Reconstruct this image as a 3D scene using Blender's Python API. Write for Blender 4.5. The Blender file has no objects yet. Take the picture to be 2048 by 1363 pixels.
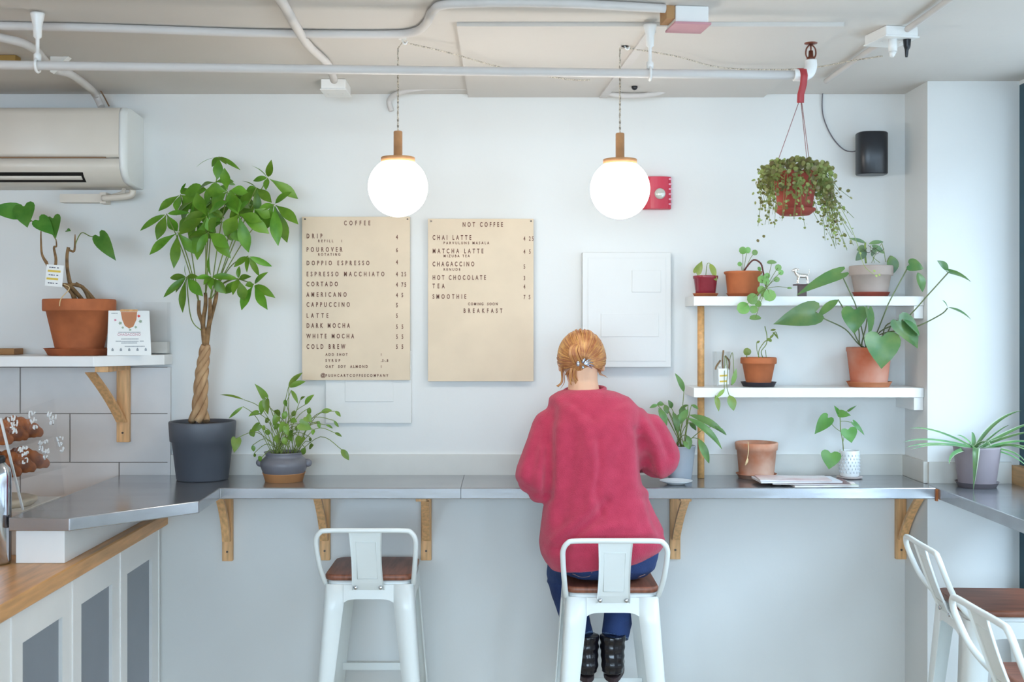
import bpy, math, random
from mathutils import Vector, Matrix
from math import sin, cos, pi
C = bpy.context.scene.collection
sc = bpy.context.scene
random.seed(7)

# ---------------------------------------------------------------- camera
F = 2285.0; CX = 1010.0; CY = 649.0; D = 4.2; EZ = 1.6      # focal length in pixels, horizon, distance to the back wall
cam_d = bpy.data.cameras.new('camera'); cam = bpy.data.objects.new('camera', cam_d); C.objects.link(cam)
cam_d.sensor_width = 36.0; cam_d.lens = F/2048*36.0
cam_d.shift_x = (1024-CX)/2048; cam_d.shift_y = -(681.5-CY)/2048
cam_d.clip_start = .05
cam.location = (0, -D, EZ); cam.rotation_euler = (pi/2, 0, 0)
cam_d.dof.use_dof = True; cam_d.dof.focus_distance = 3.9; cam_d.dof.aperture_fstop = 5.6
sc.camera = cam

# ---------------------------------------------------------------- light: daylight through the windows
w = bpy.data.worlds.new('sky'); sc.world = w; w.use_nodes = True
bg = w.node_tree.nodes['Background']; bg.inputs[0].default_value = (.74, .865, 1.0, 1); bg.inputs[1].default_value = 11.5
def portal(name, loc, rot, sx, sy):
    l = bpy.data.lights.new(name, 'AREA'); l.shape = 'RECTANGLE'; l.size = sx; l.size_y = sy
    l.cycles.is_portal = True
    o = bpy.data.objects.new(name, l); C.objects.link(o); o.location = loc; o.rotation_euler = rot
portal('window_daylight', (1.86, -2.75, 1.45), (0, pi/2, 0), 2.0, 5.1)
portal('shopfront_daylight', (-.75, -6.56, 1.62), (-pi/2, 0, pi), 4.1, 1.45)
sc.view_settings.view_transform = 'Standard'; sc.view_settings.look = 'None'
sc.view_settings.exposure = .43; sc.view_settings.gamma = 1.0; sc.view_settings.use_curve_mapping = False
sc.cycles.max_bounces = 10; sc.cycles.diffuse_bounces = 6; sc.cycles.glossy_bounces = 4; sc.cycles.transparent_max_bounces = 16
sc.cycles.caustics_reflective = False; sc.cycles.caustics_refractive = False; sc.cycles.sample_clamp_indirect = 6

# ---------------------------------------------------------------- helpers
def P(px, py, y):
    k = (y+D)/F
    return Vector(((px-CX)*k, y, EZ-(py-CY)*k))
def lin(h):
    if isinstance(h, str):
        h = h.lstrip('#'); c = [int(h[i:i+2], 16)/255 for i in (0, 2, 4)]
    else: c = h
    return tuple((x/12.92 if x <= .04045 else ((x+.055)/1.055)**2.4) for x in c)
MATS = {}
def mat(name, hexc, rough=.6, metal=0, var=.06, vscale=8, bump=0, bscale=60, spec=.5, hex2=None, island=0, translucent=0, coat=0, alpha=1, emis=None, estr=0, stretch=None):
    if name in MATS: return MATS[name]
    m = bpy.data.materials.new(name); m.use_nodes = True
    nt = m.node_tree; N = nt.nodes; L = nt.links; b = N['Principled BSDF']
    c1 = lin(hexc)
    tc = N.new('ShaderNodeTexCoord'); mp = N.new('ShaderNodeMapping'); L.new(tc.outputs['Object'], mp.inputs[0])
    if stretch: mp.inputs['Scale'].default_value = stretch
    n = N.new('ShaderNodeTexNoise'); n.inputs['Scale'].default_value = vscale; n.inputs['Detail'].default_value = 4
    L.new(mp.outputs[0], n.inputs['Vector'])
    r = N.new('ShaderNodeValToRGB'); L.new(n.outputs[0], r.inputs[0])
    c2 = lin(hex2) if hex2 else tuple(x*(1-var*2.2) for x in c1)
    c0 = c1 if hex2 else tuple(min(1, x*(1+var)) for x in c1)
    r.color_ramp.elements[0].position = .35; r.color_ramp.elements[1].position = .68
    r.color_ramp.elements[0].color = (*c0, 1); r.color_ramp.elements[1].color = (*c2, 1)
    col = r.outputs[0]
    if island:
        g = N.new('ShaderNodeNewGeometry'); hs = N.new('ShaderNodeHueSaturation')
        ma = N.new('ShaderNodeMapRange'); ma.inputs['To Min'].default_value = 1-island; ma.inputs['To Max'].default_value = 1+island
        L.new(g.outputs['Random Per Island'], ma.inputs[0]); L.new(ma.outputs[0], hs.inputs['Value'])
        mb = N.new('ShaderNodeMapRange'); mb.inputs['To Min'].default_value = .5-island*.07; mb.inputs['To Max'].default_value = .5+island*.05
        L.new(g.outputs['Random Per Island'], mb.inputs[0]); L.new(mb.outputs[0], hs.inputs['Hue'])
        L.new(col, hs.inputs['Color']); col = hs.outputs[0]
    L.new(col, b.inputs['Base Color'])
    b.inputs['Roughness'].default_value = rough; b.inputs['Metallic'].default_value = metal
    b.inputs['Specular IOR Level'].default_value = spec; b.inputs['Coat Weight'].default_value = coat
    if alpha < 1: b.inputs['Alpha'].default_value = alpha
    if emis:
        b.inputs['Emission Color'].default_value = (*lin(emis), 1); b.inputs['Emission Strength'].default_value = estr
    if bump:
        n2 = N.new('ShaderNodeTexNoise'); n2.inputs['Scale'].default_value = bscale; n2.inputs['Detail'].default_value = 3
        L.new(mp.outputs[0], n2.inputs['Vector'])
        bp = N.new('ShaderNodeBump'); bp.inputs['Strength'].default_value = bump; bp.inputs['Distance'].default_value = .01
        L.new(n2.outputs[0], bp.inputs['Height']); L.new(bp.outputs[0], b.inputs['Normal'])
    if translucent:
        t = N.new('ShaderNodeBsdfTranslucent'); L.new(col, t.inputs[0]); mx = N.new('ShaderNodeMixShader'); mx.inputs[0].default_value = translucent
        L.new(b.outputs[0], mx.inputs[1]); L.new(t.outputs[0], mx.inputs[2]); L.new(mx.outputs[0], N['Material Output'].inputs[0])
    MATS[name] = m; return m
def glassmat(name, tint='#ffffff', refl=.06, rough=.02):
    if name in MATS: return MATS[name]
    m = bpy.data.materials.new(name); m.use_nodes = True; nt = m.node_tree; N = nt.nodes; L = nt.links
    N.remove(N['Principled BSDF'])
    tr = N.new('ShaderNodeBsdfTransparent'); tr.inputs[0].default_value = (*lin(tint), 1)
    gl = N.new('ShaderNodeBsdfGlossy'); gl.inputs['Roughness'].default_value = rough
    lw = N.new('ShaderNodeLayerWeight'); lw.inputs[0].default_value = .12
    md = N.new('ShaderNodeMath'); md.operation = 'MAXIMUM'; md.inputs[1].default_value = refl; L.new(lw.outputs['Fresnel'], md.inputs[0])
    mn = N.new('ShaderNodeMath'); mn.operation = 'MINIMUM'; mn.inputs[1].default_value = max(.16, refl); L.new(md.outputs[0], mn.inputs[0]); md = mn
    mx = N.new('ShaderNodeMixShader'); L.new(md.outputs[0], mx.inputs[0]); L.new(tr.outputs[0], mx.inputs[1]); L.new(gl.outputs[0], mx.inputs[2])
    L.new(mx.outputs[0], N['Material Output'].inputs[0]); MATS[name] = m; return m

ORG = {}
def tag(o, label=None, cat=None, group=None, kind=None):
    if label: o['label'] = label
    if cat: o['category'] = cat
    if group: o['group'] = group
    if kind: o['kind'] = kind
    return o
def thing(name, label, cat, loc=(0, 0, 0), group=None):
    o = bpy.data.objects.new(name, None); o.empty_display_size = .05; C.objects.link(o); o.location = loc
    ORG[o.name] = Vector(loc); return tag(o, label, cat, group)
def dup(root, loc, rotz, label=None, group=None):
    r = root.copy(); C.objects.link(r); r.location = loc; r.rotation_euler = (0, 0, rotz)
    if label: r['label'] = label
    if group: r['group'] = group
    for ch in list(root.children):
        c = ch.copy(); C.objects.link(c); c.parent = r
        for g in list(ch.children):
            d = g.copy(); C.objects.link(d); d.parent = c
    return r
def place(o, me, parent, org=None):
    C.objects.link(o)
    if parent is not None:
        og = ORG[parent.name]; o.parent = parent
    else:
        if org is None:
            vs = [v.co for v in me.vertices]
            org = Vector(((min(v.x for v in vs)+max(v.x for v in vs))/2, (min(v.y for v in vs)+max(v.y for v in vs))/2, min(v.z for v in vs)))
        og = Vector(org); o.location = og
    if og.length > 0:
        me.transform(Matrix.Translation(-og))
    ORG[o.name] = og
    return o

class MB:
    def __init__(s): s.v = []; s.f = []; s.sm = []; s.mi = []; s.cur = 0
    def add(s, vs, fs, smooth=False):
        b = len(s.v); s.v += [Vector(v) for v in vs]
        for f in fs: s.f.append([b+i for i in f]); s.sm.append(smooth); s.mi.append(s.cur)
        return b
    def box(s, a, b, M=None):
        x0, y0, z0 = a; x1, y1, z1 = b
        vs = [Vector(p) for p in ((x0,y0,z0),(x1,y0,z0),(x1,y1,z0),(x0,y1,z0),(x0,y0,z1),(x1,y0,z1),(x1,y1,z1),(x0,y1,z1))]
        if M: vs = [M @ v for v in vs]
        s.add(vs, [(0,3,2,1),(4,5,6,7),(0,1,5,4),(1,2,6,5),(2,3,7,6),(3,0,4,7)])
    def bbox(s, a, b, r=.004):                                     # box with chamfered vertical+horizontal edges
        x0, y0, z0 = a; x1, y1, z1 = b
        poly = [(x0+r,y0),(x1-r,y0),(x1,y0+r),(x1,y1-r),(x1-r,y1),(x0+r,y1),(x0,y1-r),(x0,y0+r)]
        ip = [(x0+r,y0+r),(x1-r,y0+r),(x1-r,y0+r),(x1-r,y1-r),(x1-r,y1-r),(x0+r,y1-r),(x0+r,y1-r),(x0+r,y0+r)]
        rings = [[(*p, z0) for p in ip], [(*p, z0+r) for p in poly], [(*p, z1-r) for p in poly], [(*p, z1) for p in ip]]
        s.loft(rings, closed=True, cap=True, smooth=False)
    def loft(s, rings, closed=True, cap=False, smooth=True):
        n = len(rings[0]); b = s.add([p for r in rings for p in r], [])
        m = n if closed else n-1
        for i in range(len(rings)-1):
            for j in range(m):
                k = (j+1) % n
                s.f.append([b+i*n+j, b+i*n+k, b+(i+1)*n+k, b+(i+1)*n+j]); s.sm.append(smooth); s.mi.append(s.cur)
        if cap:
            s.f.append([b+j for j in range(n)][::-1]); s.sm.append(False); s.mi.append(s.cur)
            s.f.append([b+(len(rings)-1)*n+j for j in range(n)]); s.sm.append(False); s.mi.append(s.cur)
    def prism(s, poly, z0, z1):
        s.loft([[(x, y, z0) for x, y in poly], [(x, y, z1) for x, y in poly]], cap=True, smooth=False)
    def extr(s, poly, off):                                        # 3-D polygon extruded by a vector
        off = Vector(off); s.loft([[Vector(p) for p in poly], [Vector(p)+off for p in poly]], cap=True, smooth=False)
    def lathe(s, prof, c, seg=40, smooth=True, M=None, sx=1, sy=1):
        rings = []
        for r, z in prof:
            ring = [Vector((r*cos(2*pi*j/seg)*sx, r*sin(2*pi*j/seg)*sy, z)) for j in range(seg)]
            if M: ring = [M @ p for p in ring]
            rings.append([p+Vector(c) for p in ring])
        s.loft(rings, cap=True, smooth=smooth)
    def tube(s, pts, r, seg=8, cat=True, cap=True, n=5):
        pts = [Vector(p) for p in pts]
        rad = list(r) if isinstance(r, (list, tuple)) else [r]*len(pts)
        if cat and len(pts) > 2:
            q = []; rr = []
            for i in range(len(pts)-1):
                p0 = pts[max(i-1, 0)]; p1 = pts[i]; p2 = pts[i+1]; p3 = pts[min(i+2, len(pts)-1)]
                for k in range(n):
                    t = k/n
                    q.append(.5*((2*p1)+(p2-p0)*t+(2*p0-5*p1+4*p2-p3)*t*t+(3*p1-p0-3*p2+p3)*t**3)); rr.append(rad[i]+(rad[i+1]-rad[i])*t)
            q.append(pts[-1]); rr.append(rad[-1]); pts, rad = q, rr
        rings = []; up = None
        for i, p in enumerate(pts):
            t = (pts[min(i+1, len(pts)-1)]-pts[max(i-1, 0)])
            t = t.normalized() if t.length > 1e-9 else Vector((0, 0, 1))
            if up is None:
                up = Vector((0, 0, 1)) if abs(t.z) < .9 else Vector((0, 1, 0))
            u = (up-t*up.dot(t)).normalized(); v = t.cross(u); up = u
            rings.append([p+(u*cos(2*pi*j/seg)+v*sin(2*pi*j/seg))*rad[i] for j in range(seg)])
        s.loft(rings, cap=cap)
    def sphere(s, c, r, seg=24, rings=14, sc3=(1, 1, 1), fn=None, M=None):
        c = Vector(c); b = []
        for i in range(rings+1):
            a = pi*i/rings; row = []
            rr = max(sin(a), 1e-3)
            for j in range(seg):
                d = Vector((rr*cos(2*pi*j/seg), rr*sin(2*pi*j/seg), cos(a)))
                k = fn(d) if fn else 1
                p = Vector((d.x*sc3[0], d.y*sc3[1], d.z*sc3[2]))*r*k
                if M: p = M @ p
                row.append(c+p)
            b.append(row)
        s.loft(b[::-1], cap=True)
    def leaf(s, A, B, w, kind='lance', sag=.08, nrm=None, fold=.22, rows=9, jit=.35):
        A = Vector(A); B = Vector(B); ax = B-A; Ln = ax.length
        if Ln < 1e-5: return
        t = ax.normalized()
        n = Vector(nrm) if nrm else Vector((random.uniform(-jit, jit), -1, .55+random.uniform(-jit, jit)))
        n = n-t*n.dot(t)
        if n.length < .1: n = Vector((0, 0, 1))-t*t.z
        n.normalize(); sd = t.cross(n).normalized()
        U = [-1, -.55, 0, .55, 1]; rings = []
        if kind == 'heart':
            O = [(.02, .01), (.15, -.12), (.32, -.13), (.45, -.04), (.50, .12), (.47, .30), (.38, .50), (.25, .70), (.10, .88), (.005, 1.0)]
            Cn = [.0, .05, .11, .19, .29, .41, .56, .73, .89, 1.0]
            for (ox, oy), cy in zip(O, Cn):
                row = []
                for u in U:
                    k = abs(u); y_ = cy+(oy-cy)*k**1.3
                    row.append(A+ax*y_+sd*(math.copysign(1, u)*k*ox*w)+n*(sag*Ln*4*max(0, y_)*(1-y_)+fold*k*ox*w))
                rings.append(row)
            s.loft(rings, closed=False); return
        for i in range(rows+1):
            q = i/rows
            if kind == 'lance': pr = sin(pi*min(1, q**.85))**.85 if 0 < q < 1 else .03
            elif kind == 'obov': pr = sin(pi*q**1.25)**1.1 if 0 < q < 1 else .03
            elif kind == 'heart': pr = (1-((q-.24)/.76)**2.1) if q > .24 else (.70+.30*sin(q/.24*pi/2))
            elif kind == 'round': pr = math.sqrt(max(.0004, 1-(2*q-1)**2))
            elif kind == 'strap': pr = min(1, .55+q*1.5)*(1-q**3)+.02
            else: pr = 1
            if kind == 'heart' and q >= 1: pr = .02
            c = A+ax*q+n*(sag*Ln*4*q*(1-q)) - Vector((0, 0, 1))*0
            row = []
            for u in U:
                back = .30*abs(u)**1.2*max(0, 1-q*2.4)**1.3*min(Ln, w) if kind == 'heart' else 0
                row.append(c+sd*(u*w/2*pr)+n*(fold*abs(u)*w/2*pr)-t*back)
            rings.append(row)
        s.loft(rings, closed=False)
    def mesh(s, name):
        me = bpy.data.meshes.new(name); me.from_pydata(s.v, [], s.f)
        me.polygons.foreach_set('use_smooth', s.sm); me.polygons.foreach_set('material_index', s.mi); me.update(); return me
    def build(s, name, m, parent=None, label=None, cat=None, group=None, kind=None, org=None, bevel=0, subsurf=0):
        me = s.mesh(name)
        for mm in (m if isinstance(m, (list, tuple)) else [m]): me.materials.append(mm)
        o = bpy.data.objects.new(name, me); place(o, me, parent, org)
        if bevel:
            b = o.modifiers.new('bevel', 'BEVEL'); b.width = bevel; b.segments = 2; b.limit_method = 'ANGLE'; b.angle_limit = .6
        if subsurf:
            b = o.modifiers.new('sub', 'SUBSURF'); b.levels = subsurf; b.render_levels = subsurf
        return tag(o, label, cat, group, kind)
def fuse(mb, name, m, parent, voxel=.006, smooth=6, noise=None, label=None):
    """voxel-union of the shapes in mb, smoothed: one continuous surface"""
    me = mb.mesh('tmp'); o = bpy.data.objects.new('tmp', me); C.objects.link(o)
    r = o.modifiers.new('r', 'REMESH'); r.mode = 'VOXEL'; r.voxel_size = voxel; r.use_smooth_shade = True
    q = o.modifiers.new('s', 'SMOOTH'); q.iterations = smooth; q.factor = .5
    dg = bpy.context.evaluated_depsgraph_get(); dg.update()
    n = bpy.data.meshes.new_from_object(o.evaluated_get(dg)); C.objects.link if 0 else None
    bpy.data.objects.remove(o)
    n.name = name; n.materials.clear(); n.materials.append(m)
    if noise:
        n.update(); 
        nn = [v.normal.copy() for v in n.vertices]
        for v, k in zip(n.vertices, nn): v.co += k*noise(v.co)
        n.update()
    for p in n.polygons: p.use_smooth = True
    ob = bpy.data.objects.new(name, n); place(ob, n, parent)
    return tag(ob, label)
FONT = None
def text_into(mb, s, x, z, y, h, sx=1.0, space=1.0, align='LEFT', bold=.0, M=None):
    """flat raised lettering facing -Y, cap height h, baseline at z"""
    cu = bpy.data.curves.new('t', 'FONT'); cu.body = s; cu.size = h/.70; cu.space_character = space; cu.align_x = align
    cu.offset = bold; cu.extrude = .0006; cu.resolution_u = 3
    o = bpy.data.objects.new('t', cu); C.objects.link(o)
    dg = bpy.context.evaluated_depsgraph_get(); dg.update()
    me = bpy.data.meshes.new_from_object(o.evaluated_get(dg))
    vs = [Vector((v.co.x*sx+x, y-v.co.z, v.co.y+z)) for v in me.vertices]
    if M: vs = [M @ v for v in vs]
    mb.add(vs, [list(p.vertices) for p in me.polygons])
    bpy.data.objects.remove(o); bpy.data.curves.remove(cu)

# ---------------------------------------------------------------- materials
wall_paint = mat('wall_paint', '#dfe0de', .75, var=.012, vscale=2.5, bump=.04, bscale=40)
ceil_paint = mat('ceiling_paint', '#d3cfca', .85, var=.015, vscale=1.5, bump=.06, bscale=25)
pipe_paint = mat('painted_pipe', '#d2cecb', .6, var=.02)
trim_paint = mat('white_gloss_paint', '#ececea', .3, var=.01)
band_paint = mat('backsplash_paint', '#cfcdc6', .5, var=.02)
tile_m = mat('glazed_tile', '#d9d6d4', .22, var=.03, vscale=5)
grout_m = mat('grout', '#8d827c', .9)
steel = mat('counter_metal', '#b4b6ba', .20, metal=.8, var=.06, vscale=14, stretch=(.25, 1, 1), bump=.03, bscale=30)
steel_edge = mat('counter_edge_metal', '#b4b9c2', .38, metal=.6, var=.05, vscale=20)
pine = mat('pine_wood', '#e2b07a', .5, var=.10, vscale=14, stretch=(6, 6, .7))
oak = mat('oak_wood', '#dba76d', .45, var=.09, vscale=12, stretch=(6, .6, 6))
maple = mat('butcher_block', '#dca365', .35, var=.12, vscale=9, stretch=(5, .5, 5))
walnut = mat('walnut_seat', '#8a5540', .42, var=.16, vscale=10, stretch=(7, .8, 4))
white_metal = mat('white_powder_coat', '#e6ebe9', .28, var=.01)
terra = mat('terracotta', '#b8693f', .8, var=.1, vscale=12, bump=.05)
terra_pale = mat('weathered_terracotta', '#c07a57', .85, hex2='#d8b7a2', vscale=9, bump=.05)
soil_m = mat('potting_soil', '#3d2a1e', .95, var=.3, vscale=60, bump=.8, bscale=120)
teal = mat('teal_frame_paint', '#1d4a5a', .35, var=.05)
# ---------------------------------------------------------------- the room
H = 2.447
def struct(name, mb, m, **k): return mb.build(name, m, kind='structure', **k)
b = MB(); b.box((-3.8, 0, 0), (2.1, .15, H+.1)); struct('wall_back', b, wall_paint)
b = MB(); b.box((-3.95, -6.6, 0), (-3.8, .15, H+.1)); struct('wall_left', b, wall_paint)
b = MB(); b.box((-3.95, -6.75, -.1), (2.1, .15, 0)); struct('floor', b, mat('floor_concrete', '#b8a78f', .45, var=.1, vscale=3))
b = MB(); b.box((-3.95, -6.75, H), (2.1, .15, H+.1)); struct('ceiling', b, ceil_paint)
b = MB(); b.box((2.1, -14, -.25), (7, 8, -.15)); struct('floor_pavement', b, mat('pavement', '#a5a29e', .85, var=.1, vscale=2))
b = MB(); b.box((-8, -16, -.25), (2.1, -6.75, -.15)); struct('floor_road', b, mat('asphalt', '#6a6a6c', .9, var=.1, vscale=2))
b = MB(); b.box((7, -16, -.15), (8, 8, 5)); struct('wall_street', b, mat('facade', '#8f8a86', .8, var=.1, vscale=.6))  # unseen building front, added to block sky light from the pier
# pier between the back wall and the window wall
b = MB(); b.box((1.47, -.225, 0), (1.79, 0, H)); struct('wall_pier', b, wall_paint)
# window wall on the right: knee wall, header, end pier
b = MB(); b.box((1.79, -6.6, 0), (1.94, 0, .47)); b.box((1.79, -6.6, 2.433), (1.94, 0, H+.1)); b.box((1.79, -6.6, .47), (1.94, -5.32, 2.433))
b.box((1.84, -.2, .47), (1.94, 0, 2.433)); struct('wall_right', b, wall_paint)
b = MB(); b.box((-3.8, -6.75, 0), (1.94, -6.6, .9)); b.box((-3.8, -6.75, 2.35), (1.94, -6.6, H+.1)); b.box((-3.8, -6.75, .9), (-2.8, -6.6, 2.35)); b.box((1.3, -6.75, .9), (1.94, -6.6, 2.35)); struct('wall_front', b, wall_paint)
def window(name, fixed, lo, hi, z0, z1, ax, n, pane):
    fr = MB()
    def bx(a0, a1, zz0, zz1, d0=-.0, d1=.15):
        if ax == 'y': fr.box((fixed+d0, a0, zz0), (fixed+d1, a1, zz1))
        else: fr.box((a0, fixed-d1, zz0), (a1, fixed-d0, zz1))
    t = .055
    bx(lo, hi, z0, z0+t); bx(lo, hi, z1-t, z1)
    for i in range(n+1):
        c = lo+(hi-lo)*i/n; a0 = min(max(c-t/2, lo), hi-t); bx(a0-(.12 if i == n and ax == 'y' else 0), a0+t, z0+t, z1-t)  # end upright by the pier widened to hold daylight off its face
    o = struct(name, fr, teal)
    g = MB()
    if ax == 'y': g.box((fixed+.025, lo+t, z0+t), (fixed+.031, hi-t, z1-t))
    else: g.box((lo+t, fixed-.031, z0+t), (hi-t, fixed-.025, z1-t))
    g.build('window_pane', pane, o)
    return o
wg = glassmat('window_glass', '#f4fbff', .05)
window('window_1', 1.79, -5.32, -.225, .47, 2.433, 'y', 3, wg)
window('window_2', -6.62, -2.8, 1.3, .9, 2.35, 'x', 3, wg)
# wooden sill strip on the window counter
b = MB(); b.box((1.758, -5.3, 1.05), (1.79, -.23, 1.113)); struct('trim_1', b, oak)
# painted board splash along the back wall
b = MB(); b.box((-1.225, -.014, 1.05), (1.456, 0, 1.124)); b.box((1.456, -.225, 1.05), (1.47, 0, 1.124)); b.box((1.47, -.239, 1.05), (1.757, -.225, 1.124)); struct('trim_2', b, band_paint)
# lowered ceiling board with its cracked joint
b = MB(); b.box((-.135, -1.0, H-.012), (.95, -.001, H)); struct('trim_3', b, ceil_paint)
# wall tiles at the left, one surface
b = MB(); b.cur = 1; b.box((-3.8, -.008, .90), (-1.232, 0, 1.445)); b.cur = 0
tw, th, gx = .3625, .178, .0035
for r in range(-1, 3):
    z1 = 1.6-(826-649)/544+.178 - r*th; z0 = z1-th
    z1c = min(z1, 1.445); z0c = max(z0, .9)
    if z1c <= z0c: continue
    off = -1.415+(.182 if r % 2 else 0)
    x = off+tw*2
    while x > -3.8:
        a, c = x-tw, min(x, -1.232)
        if c > a+.02: b.box((max(a+gx, -3.79), -.014, z0c+gx/2), (c-gx*.3, -.006, z1c-gx/2))
        x -= tw
b.box((-1.236, -.016, .9), (-1.226, 0, 1.445))
struct('trim_4', b, [tile_m, grout_m])

# ---------------------------------------------------------------- ceiling services
def run(name, pts, r, label, cat, m=pipe_paint, group=None, seg=12, n=5):
    t = MB(); t.tube(pts, r, seg=seg, n=n); return t.build(name, m, label=label, cat=cat, group=group)
def Cz(px, py, z):                                                # point on a horizontal plane at height z
    k = (EZ-z)/(py-CY); return Vector(((px-CX)*k, k*F-D, z))
zp = 2.30
pl = [Cz(-150, 128, zp), Cz(75, 131, zp), Cz(1300, 147, zp), Cz(1596, 150, zp)]
t = thing('sprinkler_pipe', 'long straight white pipe slung across the ceiling from left edge to the red hook', 'pipe', pl[1])
m_ = MB(); m_.tube(pl, .0125, seg=16, cat=False); m_.build('pipe_run', pipe_paint, t)
# elbow and the sprinkler head on the end
e0 = pl[3]; e1 = e0+Vector((.032, 0, 0)); 
m_ = MB(); m_.tube([e0-Vector((.012, 0, 0)), e0+Vector((.012, 0, .0)), e1+Vector((-.004, 0, .006)), e1+Vector((.004, 0, .022)), e1+Vector((.004, 0, .042))], [.017, .017, .018, .017, .016], seg=16); m_.build('elbow', trim_paint, t)
sp = e1+Vector((.004, 0, .042))
m_ = MB(); m_.lathe([(.012, 0), (.012, .006), (.007, .01), (.006, .026)], sp, 14)
for s_ in (-1, 1): m_.tube([sp+Vector((s_*.009, 0, .004)), sp+Vector((s_*.014, 0, .016)), sp+Vector((s_*.012, 0, .032)), sp+Vector((s_*.003, 0, .043))], .0022, seg=6)
m_.tube([sp+Vector((0, 0, .02)), sp+Vector((0, 0, .045))], .0025, seg=6, cat=False)
m_.lathe([(.004, .044), (.018, .046), (.018, .048), (.003, .05)], sp, 18)
m_.build('sprinkler_head', mat('bronze', '#7a4433', .4, metal=.5), t, label='bronze sprinkler head')
for k, px in enumerate((75, 1300)):
    q = Cz(px, 131 if k == 0 else 147, zp)
    m_ = MB(); m_.lathe([(.019, H-.012-q.z if px > 940 else H-q.z-.006), (.018, H-.017-q.z if px > 940 else H-q.z-.012), (.012, H-.04-q.z), (.011, H-.07-q.z), (.005, H-.075-q.z), (.005, .035), (.010, .03), (.010, .012)], q, 14)
    m_.tube([q+Vector((0, .018*cos(a), .018*sin(a))) for a in [2*pi*j/14 for j in range(15)]], .004, seg=6, cat=False)
    m_.build('hanger', trim_paint, t)
run('ceiling_conduit', [Cz(-100, 50, H-.013), Cz(200, 56, H-.013), Cz(500, 66, H-.013), Cz(760, 69, H-.013), Cz(828, 64, H-.013), Cz(853, 46, H-.013), Cz(866, 22, H-.013), Cz(905, 8, H-.013), Cz(1100, 6, H-.013), Cz(1330, 17, H-.013)], .012,
    'white ceiling conduit with an S bend, above the straight pipe', 'pipe', n=8)
run('wall_conduit', [P(783, 222, -.018), P(779, 200, -.022), P(800, 185, -.06), P(860, 175, -.08), P(960, 176, -.08), P(1170, 176, -.08), P(1235, 190, -.09), P(1300, 189, -.09), P(1362, 175, -.08), P(1500, 172, -.08), P(1640, 163, -.13)], .0095,
    'white conduit along the top of the back wall, dipping in the middle', 'pipe', n=8)
run('angled_conduit', [Cz(1652, 162, H-.014), Cz(1700, 128, H-.014), Cz(1752, 92, H-.014), Cz(1775, 82, H-.014)], .009, 'white conduit slanting up from the sprinkler elbow to the ceiling box', 'pipe')
run('slanting_pipe', [Cz(540, -30, H-.02), Cz(568, 10, H-.02), Cz(612, 85, H-.02), Cz(655, 128, H-.02), Cz(668, 160, H-.02)], .013, 'white pipe slanting down across the ceiling into the junction box on the left', 'pipe')
run('drain_pipe', [Cz(-60, 62, H-.03), Cz(0, 75, H-.03), Cz(45, 86, H-.03), Cz(75, 104, H-.03), Cz(105, 138, H-.03), Cz(138, 147, H-.03), Cz(172, 170, H-.03), P(190, 188, -.1), P(203, 214, -.1)], .013, 'bent white pipe running down to the top of the air conditioner', 'pipe', n=7)
run('condenser_wire', [P(170, 150, -.2), P(200, 180, -.06), P(218, 212, -.06)], .0025, 'thin brown wire dropping behind the end of the air conditioner', 'wire', m=mat('brown_wire', '#8a6a50', .6))
# diagonal brace strip and mount plate at the second hanger
m_ = MB(); a_, c_ = Cz(1302, 66, H-.02), Cz(1206, 196, H-.02)
dv = (c_-a_).normalized(); sdv = Vector((-dv.y, dv.x, 0))*.014
m_.extr([a_+sdv, a_-sdv, c_-sdv, c_+sdv], (0, 0, .008)); m_.build('ceiling_strap', pipe_paint, label='flat white strap slanting across the ceiling behind the right lamp cord', cat='strap')
q = Cz(1269, 173, H-.013)
m_ = MB(); m_.sphere(q-Vector((0, 0, .002)), .011, 14, 8); m_.build('dome_camera', mat('black_plastic', '#14161c', .3), label='tiny black round knob on the ceiling beside the right lamp cord', cat='camera')
# boxes
def jbox(name, px, py, w, d, h, label, extra=0, rot=0):
    q = Cz(px, py, H); t = thing(name, label, 'junction box', q)
    m_ = MB(); R = Matrix.Translation(q) @ Matrix.Rotation(rot, 4, 'Z')
    m_.box((-w/2, -d/2, -h), (w/2, d/2, -.0005), R); m_.build('box_body', trim_paint, t, bevel=.003)
    m_ = MB(); m_.box((-w/2-.003, -d/2-.003, -h-.004), (w/2+.003, d/2+.003, -h), R)
    for s_ in (-1, 1): m_.lathe([(.004, -h-.006), (.004, -h-.004)], R @ Vector((s_*w*.3, 0, 0)), 10)
    m_.build('cover', trim_paint, t, bevel=.001)
    return t, R
jbox('junction_box', 672, 165, .085, .13, .035, 'white junction box on the ceiling left of the left lamp cord')
t, R = jbox('ceiling_socket_box', 1782, 62, .10, .12, .028, 'white socket box on the ceiling at the right with a black plug hanging from it', rot=.2)
m_ = MB(); q = R @ Vector((-.012, -.03, -.032)); m_.tube([q, q-Vector((0, 0, .035))], .013, cat=False); m_.tube([q-Vector((0, 0, .035)), q-Vector((.003, 0, .05))], [.011, .006], cat=False); m_.build('white_plug', trim_paint, t)
q = R @ Vector((.03, -.035, -.032)); m_ = MB(); m_.tube([q, q-Vector((0, 0, .02)), q-Vector((.001, 0, .03)), q-Vector((.002, 0, .05))], [.012, .010, .006, .0035]); m_.build('black_plug', mat('black_plastic', '#14161c', .3), t, label='black plug')
run('socket_conduit', [Cz(1815, 58, H-.014), Cz(1850, 34, H-.014), Cz(1925, -20, H-.014)], .009, 'white conduit leaving the right ceiling socket box towards the top edge', 'pipe')
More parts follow.
